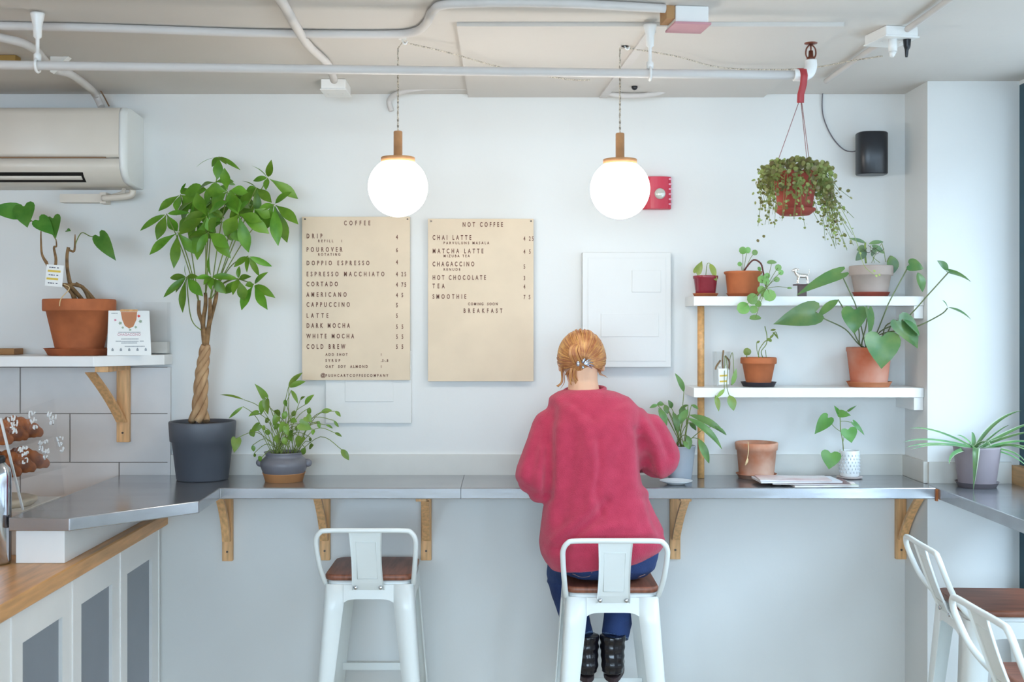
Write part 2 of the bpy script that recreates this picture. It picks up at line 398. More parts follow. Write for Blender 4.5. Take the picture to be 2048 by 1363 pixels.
# emergency light panel, pinkish face, at the top
q = Cz(1375, 20, H); t = thing('emergency_light', 'pale pink faced box on the ceiling at the top, right of the second pipe hanger', 'emergency light', q)
m_ = MB(); R = Matrix.Translation(q) @ Matrix.Rotation(.12, 4, 'Z'); m_.box((-.045, -.045, -.045), (.045, .05, -.0005), R); m_.build('housing', trim_paint, t, bevel=.003)
m_ = MB(); m_.box((-.05, -.055, -.052), (.05, .045, -.0455), R)
m_.build('face_plate', mat('pink_plate', '#c9929b', .45), t, bevel=.002, label='pink face plate')
m_ = MB(); m_.box((-.068, -.04, -.035), (-.046, .03, -.0005), R); m_.build('tan_clip', mat('tan_clip', '#b58a5a', .6), t, label='tan clip')
# white wedge beside left hanger
q = Cz(108, 112, H); m_ = MB(); m_.extr([q+Vector((-.012, 0, -.001)), q+Vector((.045, 0, -.001)), q+Vector((-.012, 0, -.05))], (0, .03, 0)); m_.build('angle_bracket', trim_paint, label='small white triangular bracket on the ceiling by the left pipe hanger', cat='bracket')
q = Cz(14, 112, H); m_ = MB(); m_.box(q+Vector((-.12, -.02, -.03)), q+Vector((.035, .02, -.001))); m_.build('timber_offcut', mat('stained_wood', '#9a7a3a', .6), label='short brown timber block on the ceiling at the left edge', cat='block')

# ---------------------------------------------------------------- pendant lamps
cord_m = mat('twisted_cord', '#c9bfb0', .8, var=.3, vscale=200)
lamp_wood = mat('lamp_wood', '#c28f62', .5, var=.1, vscale=20)
glow = mat('opal_glass_lit', '#ffffff', .3, emis='#fff8ee', estr=15)
def pendant(px, py, hook, label, swag):
    y = -.8; c = P(px, py, y); t = thing('pendant_lamp', label, 'lamp', (c.x, c.y, c.z), 'globe pendant lamps')
    g = MB(); g.sphere(c, .0885, 40, 24); g.build('globe', glow, t, label='glowing white glass globe')
    g = MB(); top = c.z+.0885
    g.lathe([(.050, top-.016), (.0505, top-.014), (.0505, top-.001), (.049, top), (.013, top+.001), (.013, top+.076), (.011, top+.078)], (c.x, c.y, 0), 32); g.build('wooden_cap', lamp_wood, t)
    hk = Cz(hook[0], hook[1], H-.01)
    g = MB(); p0 = Vector((c.x, c.y, top+.077)); p1 = Vector((c.x, c.y, hk.z-.015))
    for ph in (0, pi):                                            # two twisted strands
        pts = []
        L_ = (p1-p0).length; N_ = 60
        for i in range(N_+1):
            a = ph+i/N_*L_/.018*pi; pts.append(p0.lerp(p1, i/N_)+Vector((cos(a), sin(a), 0))*.0016)
        g.tube(pts+[hk-Vector((0, 0, .006))], .0017, seg=5, cat=False)
    g.tube([hk-Vector((0, 0, .006))]+swag, .0024, seg=6); g.build('cord', cord_m, t)
    g = MB(); g.tube([hk+Vector((0, 0, .012)), hk-Vector((0, 0, .004)), hk+Vector((.008, 0, -.012)), hk+Vector((.014, 0, -.004))], .003, seg=6); g.lathe([(.012, .0), (.012, .006), (.006, .008)], hk+Vector((0, 0, -.002 if px > 940 else 0.002)), 14); g.build('hook', trim_paint, t)
    return t
pendant(796, 374, (805, 80), 'left globe pendant lamp hanging just above the left menu board', [Cz(900, 106, H-.03), Cz(1000, 134, H-.03), Cz(1130, 158, H-.03), Cz(1180, 160, H-.03)])
pendant(1240, 378, (1250, 91), 'right globe pendant lamp hanging in front of the red fire alarm', [Cz(1350, 112, H-.03), Cz(1450, 136, H-.03), Cz(1600, 138, H-.035), Cz(1700, 122, H-.035), Cz(1765, 112, H-.035)])

# unseen globe lamps added to warm and brighten the left side and ceiling
warm = mat('warm_glass_lit', '#ffffff', .3, emis='#ffc58a', estr=6.5)
for k, (x, y) in enumerate(((-2.35, -1.5), (-2.35, -3.1), (-.9, -4.6))):
    t = thing('service_lamp', ['warm globe lamp over the service counter, nearer the back wall', 'warm globe lamp over the service counter, farther from the back wall', 'warm globe lamp over the middle of the room'][k], 'lamp', (x, y, 2.0), 'warm globe lamps outside the picture')
    g = MB(); g.sphere((x, y, 2.0), .11, 28, 16); g.build('globe', warm, t)
    g = MB(); g.lathe([(.045, 2.105), (.045, 2.12), (.012, 2.121), (.012, 2.19), (.004, 2.195), (.004, H-.01), (.03, H-.008), (.03, H-.0005)], (x, y, 0), 20); g.build('stem', lamp_wood, t)
# ---------------------------------------------------------------- bar counters
zt, zb = 1.05, 1.012
b = MB()
poly = [(-1.415, 0), (-1.415, -.944), (-1.24, -.944), (-.955, -.634), (-.962, -.345), (1.445, -.345), (1.445, -.226), (1.455, -.226), (1.455, -.001)]
t = thing('bar_counter', 'grey metal wall bar along the back wall with an angled end at the left', 'counter', (0, -.17, zb))
b.prism(poly[:6]+[(1.455, -.345), (1.455, 0)], zb, zt); b.build('metal_top', steel, t, bevel=.003)
b = MB(); b.loft([[(x, y, z) for x, y in [(-.955+.001, -.634-.001), (-.961, -.3465), (1.44, -.3465)]] for z in (zb+.001, zt-.004)], closed=False, smooth=False)
b = MB(); b.box((-.15, -.3462, zb), (-.148, -.001, zt+.0006)); b.build('seam', mat('dark_seam', '#5b5d63', .5), t)
t = thing('window_counter', 'grey metal counter turning along the window at the right', 'counter', (1.62, -2.5, zb))
b = MB(); b.prism([(1.459, -5.2), (1.789, -5.2), (1.789, -.24), (1.471, -.24), (1.459, -.24)], zb, zt); b.build('metal_top', steel, t, bevel=.003)
b = MB(); b.box((1.452, -.352, zb-.006), (1.459, -.340, zt-.004)); b.build('joint_strip', mat('orange_timber', '#a8622f', .6), t)
# brackets carrying the bar
def wall_bracket(px, topz, botz, depth, label, lean=0, w_=.038, group='wooden brackets under the bar', name='shelf_bracket'):
    x = (px-CX)/F*D; t = thing(name, label, 'bracket', (x, 0, botz), group)
    g = MB(); g.box((x-w_/2, -.020, botz), (x+w_/2, -.0005, topz)); g.build('wall_plate', pine, t, bevel=.002)
    g = MB(); g.box((x-w_/2, -depth, topz-.020), (x+w_/2, -.021, topz-.0005)); g.build('top_arm', pine, t, bevel=.002)
    g = MB(); y0, z0, y1, z1 = -.021, botz+.075, -depth+.03, topz-.021
    n = 8; pts_a = []; pts_b = []
    for i in range(n+1):
        q = i/n; cy, cz = y0+(y1-y0)*q, z0+(z1-z0)*q; bow = .018*4*q*(1-q)
        pts_a.append(Vector((x+lean*q-w_*.36, cy-.0+bow-.02*1, cz+.0))); pts_b.append(Vector((x+lean*q-w_*.36, cy+bow, cz+0)))
    pts_b[0].z -= 0; 
    g.loft([[pa, pa+Vector((w_*.72, 0, 0)), pb+Vector((w_*.72, 0, 0)), pb] for pa, pb in zip(pts_a, pts_b)], cap=True, smooth=False); g.build('brace', pine, t)
    g = MB(); g.lathe([(.004, 0), (.004, .003)], (x, -.0195, botz+.035), 8, M=Matrix.Rotation(pi/2, 4, 'X')); g.build('screw', mat('screw_metal', '#5a5048', .4, metal=.6), t)
    return t
wall_bracket(457, zb, .735, .17, 'wooden bar bracket at the far left, below the big grey plant pot', .004)
wall_bracket(651, zb, .738, .22, 'wooden bar bracket directly behind the backrest of the empty stool', .004)
wall_bracket(853, zb, .738, .27, 'wooden bar bracket just right of the empty stool', .012)
wall_bracket(1349, zb, .742, .27, 'wooden bar bracket just right of the seated person', .0)
wall_bracket(1799, zb, .742, .22, 'wooden bar bracket at the right end of the bar beside the pier', .0)
# ---------------------------------------------------------------- left service counter
b = MB(); b.bbox((-1.9, -3.2, .865), (-1.238, -.001, .911), .004)
b.build('wooden_counter', maple, label='butcher block service counter at the lower left with a rounded front edge', cat='counter')
t = thing('service_cabinet', 'long white base cabinet with grey glazed doors under the wooden counter', 'cabinet', (-1.5, -1.6, 0))
b = MB(); b.box((-1.88, -3.19, .0), (-1.283, -.002, .8645)); b.build('cabinet_body', trim_paint, t)
hinge_m = mat('cabinet_glass', '#7e858f', .12, var=.05, vscale=1.5, spec=.6)
ys = [-.03-.414*i for i in range(8)]
for i in range(7):
    y1, y0 = ys[i], ys[i+1]; X = -1.262
    g = MB(); t0, t1 = y0+.0015, y1-.0015; so, si = .083, .060
    z0, z1, gz0, gz1 = .06, .858, .14, .768
    for bx in (((X-.020, t0, z0), (X, t0+si, z1)), ((X-.020, t1-so, z0), (X, t1, z1)), ((X-.020, t0+si, gz1), (X, t1-so, z1)), ((X-.020, t0+si, z0), (X, t1-so, gz0))): g.box(*bx)
    d = g.build('door', trim_paint, t)
    g = MB(); g.box((X-.016, t0+si, gz0), (X-.011, t1-so, gz1)); g.build('door_pane', hinge_m, d, label='grey glass pane')
    g = MB(); g.box((X, t1-.012, z0), (X+.004, t1-.006, z1)); g.build('edge_bead', trim_paint, d)
b = MB(); b.box((-1.413, -.90, .9115), (-1.272, -.002, 1.011))
b.build('plinth_box', trim_paint, label='white box standing on the wooden counter and carrying the metal bar end', cat='box', bevel=.0015)

# ---------------------------------------------------------------- left shelf and bracket
zs = 1.4925; t = thing('wall_shelf', 'white shelf at the left wall with an angled end, above the tiles', 'shelf', (-2.2, 0, zs-.036))
b = MB(); b.prism([(-3.0, -.001), (-3.0, -.30), (P(187, 713, -.30).x, -.30), (-1.222, -.10), (-1.222, -.001)], zs-.036, zs); b.build('shelf_board', trim_paint, t, bevel=.0015)
t = wall_bracket(252, zs-.0365, P(0, 882, 0).z, .24, 'wooden bracket holding the left shelf in front of the tiles', -.045, .046, None, 'shelf_bracket')
t.location.y = -.0165

# ---------------------------------------------------------------- air conditioner
xr = P(240, 300, -.2).x; t = thing('air_conditioner', 'white wall air conditioner with an open louvre at the upper left', 'air conditioner', (-1.8, 0, 2.09))
prof = [(-.001, 2.36), (-.15, 2.368), (-.185, 2.362), (-.20, 2.34), (-.203, 2.2), (-.200, 2.187)]
lower = [(-.200, 2.182), (-.195, 2.150), (-.178, 2.125), (-.15, 2.105), (-.10, 2.097), (-.001, 2.094)]
ac_m = mat('ac_plastic', '#d8d0c4', .4, var=.01); ac_end = mat('ac_plastic_end', '#e3e6e4', .35, var=.01)
X0, X1 = -2.15, -1.352
g = MB()
g.loft([[(x, y, z) for y, z in prof+[(-.001, 2.187)]] for x in (X0, X1)], cap=True); g.build('front_cover', ac_m, t)
g = MB(); g.loft([[(x, y, z) for y, z in lower+[(-.001, 2.182)]] for x in (X0, X1)], cap=True)
ob = g.build('lower_housing', ac_m, t)
g = MB(); cut = [(x, y, z) for x in (X0, P(165, 350, -.19).x) for y, z in ((-.215, 2.158), (-.12, 2.158), (-.10, 2.115), (-.187, 2.108))]
# dark sheet just proud of the lower housing paints the outlet recess's shade
xv = P(165, 350, -.19).x
def lowpt(q):                                                     # point on the lower front curve
    ln = lower; i = min(int(q*3), 2); f = q*3-i; a_, c_ = ln[i+0], ln[i+1]; return Vector((0, a_[0]+(c_[0]-a_[0])*f, a_[1]+(c_[1]-a_[1])*f))
g = MB()
g.loft([[Vector((x, 0, 0))+lowpt(q)+Vector((0, -.0015, -.0008)) for q in (.52, .7, .85, 1.0)] for x in (X0, xv)], closed=False); g.build('air_outlet', mat('outlet_dark', '#15100c', .8), t, label='dark air outlet')
g = MB()
g.loft([[Vector((x, 0, 0))+lowpt(q)+Vector((0, -.010, -.006)) for q in (.62, .72, .8)] + [Vector((x, 0, 0))+lowpt(q)+Vector((0, -.013, -.008)) for q in (.8, .62)] for x in (X0, xv-.004)], cap=True); g.build('louvre', ac_m, t)
g = MB(); g.loft([[(x, y, z) for y, z in ((-.199, 2.187), (-.2045, 2.187), (-.2045, 2.182), (-.199, 2.182))] for x in (X0, P(212, 315, -.2).x)], cap=True, smooth=False); g.build('cover_gap', mat('cover_gap', '#8a6a4c', .7), t)
g = MB(); full = prof+lower
e = [(x, y*s_ , z) for x, s_ in ((X1, 1),) for y, z in full]
rings = [[Vector((X1+.0003, y, z)) for y, z in full], [Vector((X1+.012, y, z)) for y, z in full], [Vector((-1.329, max(y, -.19) if y < -.01 else y, 2.225+(z-2.225)*.985)) for y, z in full]]
rings[2] = [Vector((p.x, p.y*.93, p.z)) for p in rings[2]]
g.loft(rings, cap=True); g.build('end_cap', ac_end, t)
g = MB(); g.box((P(130, 0, 0).x, -.05, 2.045), (P(215, 0, 0).x, -.002, 2.075)); g.tube([P(205, 396, -.06), P(240, 394, -.07), P(262, 390, -.07), P(266, 380, -.07)], .012); g.tube([P(225, 392, -.05), P(245, 386, -.05), P(248, 378, -.06)], .008)
g.box((P(210, 0, 0).x, -.055, 2.04), (P(222, 0, 0).x, -.003, 2.08)); g.build('pipe_stub', ac_m, t)

# ---------------------------------------------------------------- menu boards
board_m = mat('board_beige', '#ddcab0', .7, var=.03, vscale=6); ink = mat('brown_letters', '#6e4434', .6)
def board(x0, y0, x1, y1, rows, title, tx, label):
    a = P(x0, y0, 0); c = P(x1, y1, 0); t = thing('menu_board', label, 'menu board', ((a.x+c.x)/2, 0, c.z), 'beige menu boards')
    g = MB(); k = (D-.0225)/D
    A = P(x0, y0, -.028); B = P(x1, y1, -.028)
    g.box((A.x, -.028, B.z), (B.x, -.019, A.z)); g.build('panel', board_m, t, bevel=.001)
    g = MB()
    for s_, px, py, h, sx, sp in rows:                            # px of left edge, py of baseline, cap height px
        q = P(px, py, -.0285); text_into(g, s_, q.x, q.z, -.0286, h/F*(D-.0285), sx, sp, bold=.032*h/F*D)
    g.build('lettering', ink, t)
    g = MB()
    for px in (x0+6, x1-5):
        q = P(px, y0+5, -.028); g.lathe([(.0035, 0), (.003, .003)], q, 10, M=Matrix.Rotation(pi/2, 4, 'X'))
    g.build('nail', mat('screw_metal', '#5a5048', .4, metal=.6), t)
    return t
def rowfit(s_, x0, x1, base, h, sx=.62):
    return (s_, x0, base, h, sx, ('fit', x1-x0))
def fit_rows(rows):
    out = []
    for s_, px, py, h, sx, sp in rows:
        if isinstance(sp, tuple):
            cu = bpy.data.curves.new('t', 'FONT'); cu.body = s_; cu.size = h/.70; o = bpy.data.objects.new('t', cu); C.objects.link(o)
            def wd(v): cu.space_character = v; bpy.context.view_layer.update(); return o.dimensions.x*sx
            w1 = wd(1.0); w2 = wd(2.0); sp_ = 1.0+(sp[1]-w1)/max(1e-6, (w2-w1)); bpy.data.objects.remove(o); bpy.data.curves.remove(cu); sp = max(.8, sp_)
            if len(s_) < 2: sp = 1
        out.append((s_, px, py, h, sx, sp))
    return out
R1 = [rowfit('COFFEE', 688, 740, 450, 9)]
for s_, x1, py in (('DRIP', 644, 476), ('POUROVER', 684, 503), ('DOPPIO ESPRESSO', 738, 530), ('ESPRESSO MACCHIATO', 768, 552), ('CORTADO', 675, 572), ('AMERICANO', 693, 593), ('CAPPUCCINO', 699, 613), ('LATTE', 656, 635), ('DARK MOCHA', 699, 655), ('WHITE MOCHA', 708, 676), ('COLD BREW', 690, 697)):
    R1.append(rowfit(s_, 613, x1, py, 9))
for s_, x0, x1, py in (('REFILL', 636, 666, 484), ('ROTATING', 636, 680, 511), ('ADD SHOT', 651, 695, 711), ('SYRUP', 651, 680, 723), ('OAT  SOY  ALMOND', 651, 735, 735), ('PUSHCARTCOFFEECOMPANY', 651, 776, 753)):
    R1.append(rowfit(s_, x0, x1, py, 5.2, .8))
R1.append(('@', 641, 753, 7, .95, 1)); R1.append(('1', 682, 484, 5, .8, 1))
for s_, x1, py in (('4', 798, 478), ('6', 798, 504), ('4', 798, 528), ('4 25', 812, 552), ('4 75', 812, 573), ('4 5', 806, 594), ('5', 797, 614), ('5', 797, 635), ('5 5', 806, 657), ('5 5', 806, 677), ('5 5', 806, 697)):
    R1.append(rowfit(s_, 792, x1, py, 8.5))
for s_, x0, x1, py in (('1', 761, 764, 711), ('.5-.8', 762, 776, 723), ('1', 761, 764, 735)): R1.append(rowfit(s_, x0, x1, py, 5, .8))
board(604, 433, 820, 760, fit_rows(R1), '', 0, 'left menu board, headed COFFEE and full of drink names and prices')
R2 = [rowfit('NOT COFFEE', 925, 1005, 453, 9)]
for s_, x1, py in (('CHAI LATTE', 942, 479), ('MATCHA LATTE', 966, 506), ('CHAGACCINO', 948, 532), ('HOT CHOCOLATE', 971, 559), ('TEA', 889, 576), ('SMOOTHIE', 932, 597)):
    R2.append(rowfit(s_, 865, x1, py, 9))
for s_, x0, x1, py in (('PARVULUNS MASALA', 887, 978, 488), ('MIZUBA TEA', 887, 939, 514), ('RENUDE', 887, 920, 541), ('COMING  SOON', 936, 995, 610)): R2.append(rowfit(s_, x0, x1, py, 5.2, .8))
R2.append(rowfit('BREAKFAST', 927, 1004, 625, 8.5))
for s_, x1, py in (('4 25', 1067, 481), ('4 5', 1061, 507), ('5', 1052, 537), ('3', 1052, 560), ('4', 1052, 577), ('7 5', 1060, 598)): R2.append(rowfit(s_, 1047, x1, py, 8.5))
board(856, 437, 1067, 762, fit_rows(R2), '', 0, 'right menu board, headed NOT COFFEE with its lower half empty')

# ---------------------------------------------------------------- wall access panels
def panel(name, x0, y0, x1, y1, d, subs, label):
    a = P(x0, y0, -d); c = P(x1, y1, -d); t = thing(name, label, 'panel', ((a.x+c.x)/2, 0, c.z))
    g = MB(); g.box((a.x, -d, c.z), (c.x, -.0005, a.z)); g.build('cover_plate', wall_paint, t, bevel=.002)
    for i, (u0, v0, u1, v1, dd) in enumerate(subs):
        a = P(u0, v0, -d-dd); c = P(u1, v1, -d-dd); g = MB(); g.box((a.x, -d-dd, c.z), (c.x, -d-.0003, a.z)); g.build('raised_plate', wall_paint, t, bevel=.0015)
    return t
panel('breaker_panel', 1165, 504, 1342, 734, .05, [(1264, 540, 1322, 584, .006), (1202, 626, 1318, 673, .005), (1176, 515, 1332, 722, .002)], 'large white painted breaker panel on the wall behind the seated person')
panel('access_panel', 651, 700, 823, 846, .015, [(690, 705, 787, 803, .003)], 'white painted access panel showing below the left menu board')

# ---------------------------------------------------------------- fire alarm strobe
a = P(1293, 352, -.05); c = P(1337, 417, -.05); t = thing('fire_alarm', 'red fire alarm strobe on the wall partly behind the right lamp', 'alarm', ((a.x+c.x)/2, 0, c.z))
red = mat('alarm_red', '#c8324a', .35, var=.03)
g = MB(); n = 8; rr = []
for i in range(n+1):
    q = i/n; x = a.x-.01+(c.x+.012-a.x+.01)*q; rr.append((x, -.048+.018*abs(2*q-1)**2.5))
g.prism([(rr[-1][0], -.001)]+[(rr[0][0], -.001)]+rr, c.z, a.z); g.build('housing', red, t, bevel=.002)
g = MB(); g.sphere(P(1320, 387, -.050), .020, 20, 12, (1, .55, 1.0)); g.build('strobe_lens', mat('strobe_lens', '#d9dcd4', .1, metal=.3), t, label='clear strobe lens')
g = MB()
for i in range(6): q = P(1338, 358+i*10, -.035); g.box(q+Vector((-.001, -.003, -.003)), q+Vector((.010, .0, .003)))
g.build('grille', mat('alarm_pink', '#dfa0b4', .4), t)

# ---------------------------------------------------------------- black speaker on the wall, with cable
a = P(1719, 262, -.12); c = P(1780, 347, -.12); t = thing('wall_speaker', 'black rounded speaker mounted high on the wall beside the pier', 'speaker', ((a.x+c.x)/2, 0, c.z))
spk = mat('speaker_black', '#15181f', .35, var=.08, spec=.6)
g = MB(); cx_, w_ = (a.x+c.x)/2, (c.x-a.x)/2; prof_ = []
for j in range(28):
    an = 2*pi*j/28; ex = 2.8
    prof_.append((math.copysign(abs(cos(an))**(2/ex), cos(an))*w_, math.copysign(abs(sin(an))**(2/ex), sin(an))*.045))
g.loft([[(cx_+x*k, -.085+y*k, z) for x, y in prof_] for z, k in ((c.z, .93), (c.z+.004, 1), (a.z-.004, 1), (a.z, .93))], cap=True); g.build('speaker_body', spk, t)
g = MB(); g.box((cx_-.02, -.042, (a.z+c.z)/2-.03), (cx_+.02, -.001, (a.z+c.z)/2+.03)); g.build('wall_mount', mat('black_plastic', '#14161c', .3), t)
g = MB(); g.tube([P(1650, 172, -.05), P(1645, 190, -.01), P(1646, 230, -.007), P(1662, 270, -.007), P(1685, 297, -.007), P(1705, 303, -.012), P(1722, 297, -.035)], .0022, seg=6, n=8); g.build('power_cable', mat('grey_cable', '#6d6a70', .6), t)

# ---------------------------------------------------------------- right wall shelves with pole
t = thing('corner_shelf_unit', 'two white shelves joined by a round wooden pole in the corner beside the pier', 'shelf', (1.06, 0, 1.05))
for z1, th_ in ((1.700, .033), (1.379, .034)):
    g = MB(); g.box((.662, -.195, z1-th_), (1.4685, -.0005, z1)); s_ = g.build('shelf_board', trim_paint, t, bevel=.0015)
    g = MB(); g.box((1.436, -.188, z1-th_-.045), (1.4685, -.0005, z1-th_-.0003)); g.build('end_batten', trim_paint, t, bevel=.001)
pole_y = -.10; px_ = .703
g = MB(); g.lathe([(.0125, 1.0505), (.0125, 1.3445)], (px_, pole_y, 0), 20); g.build('pole', oak, t, label='lower length of round wooden pole')
g = MB(); g.lathe([(.0125, 1.3795), (.0125, 1.6665)], (px_, pole_y, 0), 20); g.build('pole', oak, t, label='upper length of round wooden pole')

# ---------------------------------------------------------------- pastry case, thermos, leaflet and bin
acr = glassmat('acrylic', '#ffffff', .025, .06)
t = thing('pastry_case', 'clear acrylic pastry case with white handwriting on its side at the left edge', 'display case', (-1.6, -.7, .9115))
XA = -1.442; S = lambda y, z: (XA, y, z)
g = MB(); g.box((-1.78, -.78, .9115), (-1.448, -.47, 1.040)); g.build('case_base', trim_paint, t)
g = MB(); g.extr([(XA, -.773, 1.045), (XA, -.926, 1.333), (XA, -.544, 1.362), (XA, -.45, 1.045)], (-.004, 0, 0)); g.build('side_panel', acr, t)
g = MB(); g.extr([(-1.78, -.773, 1.045), (-1.78, -.926, 1.333), (-1.78, -.544, 1.362), (-1.78, -.45, 1.045)], (-.004, 0, 0)); g.build('side_panel', acr, t)
g = MB(); g.extr([(-1.779, -.773, 1.045), (-1.447, -.773, 1.045), (-1.447, -.926, 1.333), (-1.779, -.926, 1.333)], (0, -.003, -.0015)); g.build('front_panel', acr, t)
g = MB(); g.extr([(XA+.0005, -.773, 1.045), (XA+.0005, -.926, 1.333), (XA+.0005, -.932, 1.333), (XA+.0005, -.779, 1.045)], (-.006, 0, 0)); g.build('polished_edge', mat('acrylic_edge', '#e9eef0', .2), t)
def zside(px, py): k = (XA*F/(px-CX)); return Vector((XA, k-D, EZ-(py-CY)*k/F))
for (x0, y0, x1, y1) in ((20, 895, 111, 871), (34, 958, 139, 930)):
    a = zside(x0, y0); c = zside(x1, y1); g = MB(); g.extr([a+Vector((-.006, .004, 0)), c+Vector((-.006, 0, 0)), c+Vector((-.33, 0, 0)), a+Vector((-.33, .004, 0))], (0, 0, -.005)); g.build('case_shelf', acr, t)
g = MB(); wr = random.Random(3)
for (px, py, n) in ((22, 838, 3), (27, 850, 3), (31, 861, 2), (63, 829, 3), (67, 841, 3), (72, 853, 2), (100, 827, 2), (104, 836, 3), (106, 846, 2), (43, 898, 4), (49, 910, 3), (52, 921, 2), (83, 886, 4), (84, 897, 2), (90, 905, 3), (93, 914, 2), (119, 878, 3), (122, 888, 2), (126, 899, 2)):
    for i in range(n):                                            # handwritten marks
        q = zside(px+i*5-5, py-i*1.5); pts = []
        for j in range(5): pts.append(q+Vector((.0012, wr.uniform(-.009, .009), wr.uniform(-.009, .009))))
        g.tube(pts, .0023, seg=5, n=3)
g.build('handwriting', mat('paint_marker_white', '#f2f5f7', .6), t)
g = MB(); g.lathe([(.12, 0), (.135, .012), (.135, .022), (.12, .026)], (-1.585, -.655, 1.0405), 30, sx=.95, sy=.8); g.build('tray', mat('cream_tray', '#cfc3ae', .5), t)
bake = mat('golden_pastry', '#b86a35', .5, hex2='#6b3418', vscale=40, bump=.3)
def pastry(c, s_, lab, seed):
    rr = random.Random(seed); g = MB(); n = 9; L_ = .075*s_
    for i in range(n):                                            # croissant: overlapping tapered rolls on an arc
        q = i/(n-1)*2-1; rad = (.030*s_)*(1-.55*abs(q)**1.6); an = q*1.1
        g.sphere(Vector(c)+Vector((sin(an)*L_, (1-cos(an))*L_*.8, rad*.85)), rad, 12, 8, (.55, 1, .85), M=Matrix.Rotation(-an, 3, 'Z'))
    return fuse(g, 'croissant', bake, None, .004, 2, label=None)
slots = []
for zz, yy0, yy1 in ((zside(60, 885).z+.001, -.84, -.62), (zside(90, 943).z+.001, -.78, -.57)):
    for k, y in enumerate((yy0, (yy0+yy1)/2, yy1)):
        for j, x in enumerate((-1.537, -1.695)): slots.append((x, y, zz, k, j))
proto = None
def cro_label(z_, k, j):
    return f"{['front','middle','back'][k]} croissant {['by the written side panel','away from the written side panel'][j]}, {'upper' if z_ > 1.18 else 'lower'} shelf of the pastry case"
for x, y, z_, k, j in slots:
    if proto is None:
        proto = pastry((0, 0, 0), 1.0, '', 1); mesh0 = proto.data; o = proto
        zmin = min(v.co.z for v in mesh0.vertices); mesh0.transform(Matrix.Translation((0, 0, -zmin)))
    else: o = proto.copy(); C.objects.link(o)
    o.location = (x, y, z_); o.rotation_euler = (0, 0, random.uniform(-.15, .15)); o.scale = (1.0, 1.08, 1.5)
    tag(o, cro_label(z_, k, j), 'pastry', 'croissants in the pastry case')
t = thing('thermos', 'polished steel thermos flask at the left edge beside the pastry case', 'flask', (-1.462, -.9, .9115))
g = MB(); g.lathe([(.033, .912), (.035, .918), (.035, 1.165), (.032, 1.185), (.020, 1.200), (.018, 1.203)], (-1.4615, -.903, 0), 32); g.build('flask_body', mat('polished_steel', '#c9ced6', .12, metal=1, var=.02), t)
g = MB(); g.lathe([(.018, 1.2035), (.019, 1.215), (.016, 1.222)], (-1.4615, -.903, 0), 24); g.build('flask_lid', mat('black_plastic', '#14161c', .3), t)
g = MB(); g.loft([[(-1.41, -.86, 1.0505), (-1.37, -.86, 1.0505), (-1.37, -.80, 1.0505), (-1.41, -.80, 1.0505)], [(-1.404, -.85, 1.08), (-1.384, -.85, 1.08), (-1.384, -.81, 1.08), (-1.404, -.81, 1.08)]], cap=True, smooth=False)
g.build('acrylic_foot', acr, label='small clear acrylic block on the metal bar below the pastry case', cat='block')

# leaflet: folded card on the shelf
t = thing('leaflet', 'white folded card with a brown cup drawing standing on the left shelf', 'card', P(260, 712, -.19))
M_ = Matrix.Translation(P(258, 709, -.185)) @ Matrix.Rotation(.35, 4, 'Z')
ly0, ly1, hh = -.036, .0, .156
card = mat('card_white', '#eef0ee', .5, var=.01)
def cardpt(u, v): return M_ @ Vector((u*(.068+.005*(1-v)), ly0+(ly1-ly0)*v, .002+hh*v))
zfix = zs+.0008-min(cardpt(u, 0).z for u in (-1, 1))+.0; Mz = Matrix.Translation((0, 0, zfix)); M_ = Mz @ M_
g = MB(); g.loft([[cardpt(-1, v), cardpt(1, v), cardpt(1, v)+Vector((0, .0012, 0)), cardpt(-1, v)+Vector((0, .0012, 0))] for v in (0, 1)], cap=True, smooth=False)
bk = lambda u, v: M_ @ Vector((u*(.068+.005*(1-v)), .07-.069*v, .002+hh*v))
g.loft([[bk(-1, v), bk(1, v), bk(1, v)+Vector((0, .0012, 0)), bk(-1, v)+Vector((0, .0012, 0))] for v in (0, 1)], cap=True, smooth=False)
g.build('folded_card', card, t)
def on_card(pts): return [cardpt(u, v)+Vector((0, -.0006, 0)) for u, v in pts]
g = MB(); g.extr(on_card([(-.40, .97), (.40, .97), (.36, .80), (.2, .64), (0, .6), (-.2, .66), (-.33, .80)]), (0, -.0003, 0)); g.build('cup_drawing', mat('print_brown', '#c08058', .6), t)
g = MB(); g.extr([cardpt(u, v)+Vector((0, dy, 0)) for u, v, dy in ((-.42, .985, -.003), (.42, .985, -.003), (.42, 1.03, .0), (-.42, 1.03, .0))], (0, .004, -.002)); g.build('wooden_clip', pine, t)
for nm, cc, pl_ in (('red_fruit', '#d8483a', [(.48, .88, .09)]), ('pink_fruit', '#d58aa0', [(-.66, .79, .07)]), ('herb_drawing', '#9fb09a', [(.55, .76, .10), (-.42, .72, .10), (-.30, .62, .07), (.32, .63, .08), (.05, .57, .07)])):
    g = MB()
    for u, v, r_ in pl_: g.extr(on_card([(u+r_*cos(a)*(1 if i % 2 else .6), v+r_*.42*sin(a)*(1 if i % 2 else .6)) for i, a in enumerate([2*pi*j/10 for j in range(10)])]), (0, -.0004, 0))
    g.build(nm, mat(nm, cc, .6), t)
g = MB(); B_ = Matrix.Rotation(-math.atan2(.036, hh), 4, 'X')
def ctext(s_, v, h_, sx_, u=0):
    c_ = cardpt(u, v); M2 = Matrix.Translation(c_+Vector((0, -.0008, 0))) @ Matrix.Rotation(.35, 4, 'Z') @ B_
    text_into(g, s_, 0, 0, 0, h_, sx_, 1.0, 'CENTER', M=M2)
ctext('CHAGACCINO', .44, .0085, .95); 
gg = g; gg.build('title_text', mat('print_rose', '#cf9aa6', .6), t)
g = MB(); 
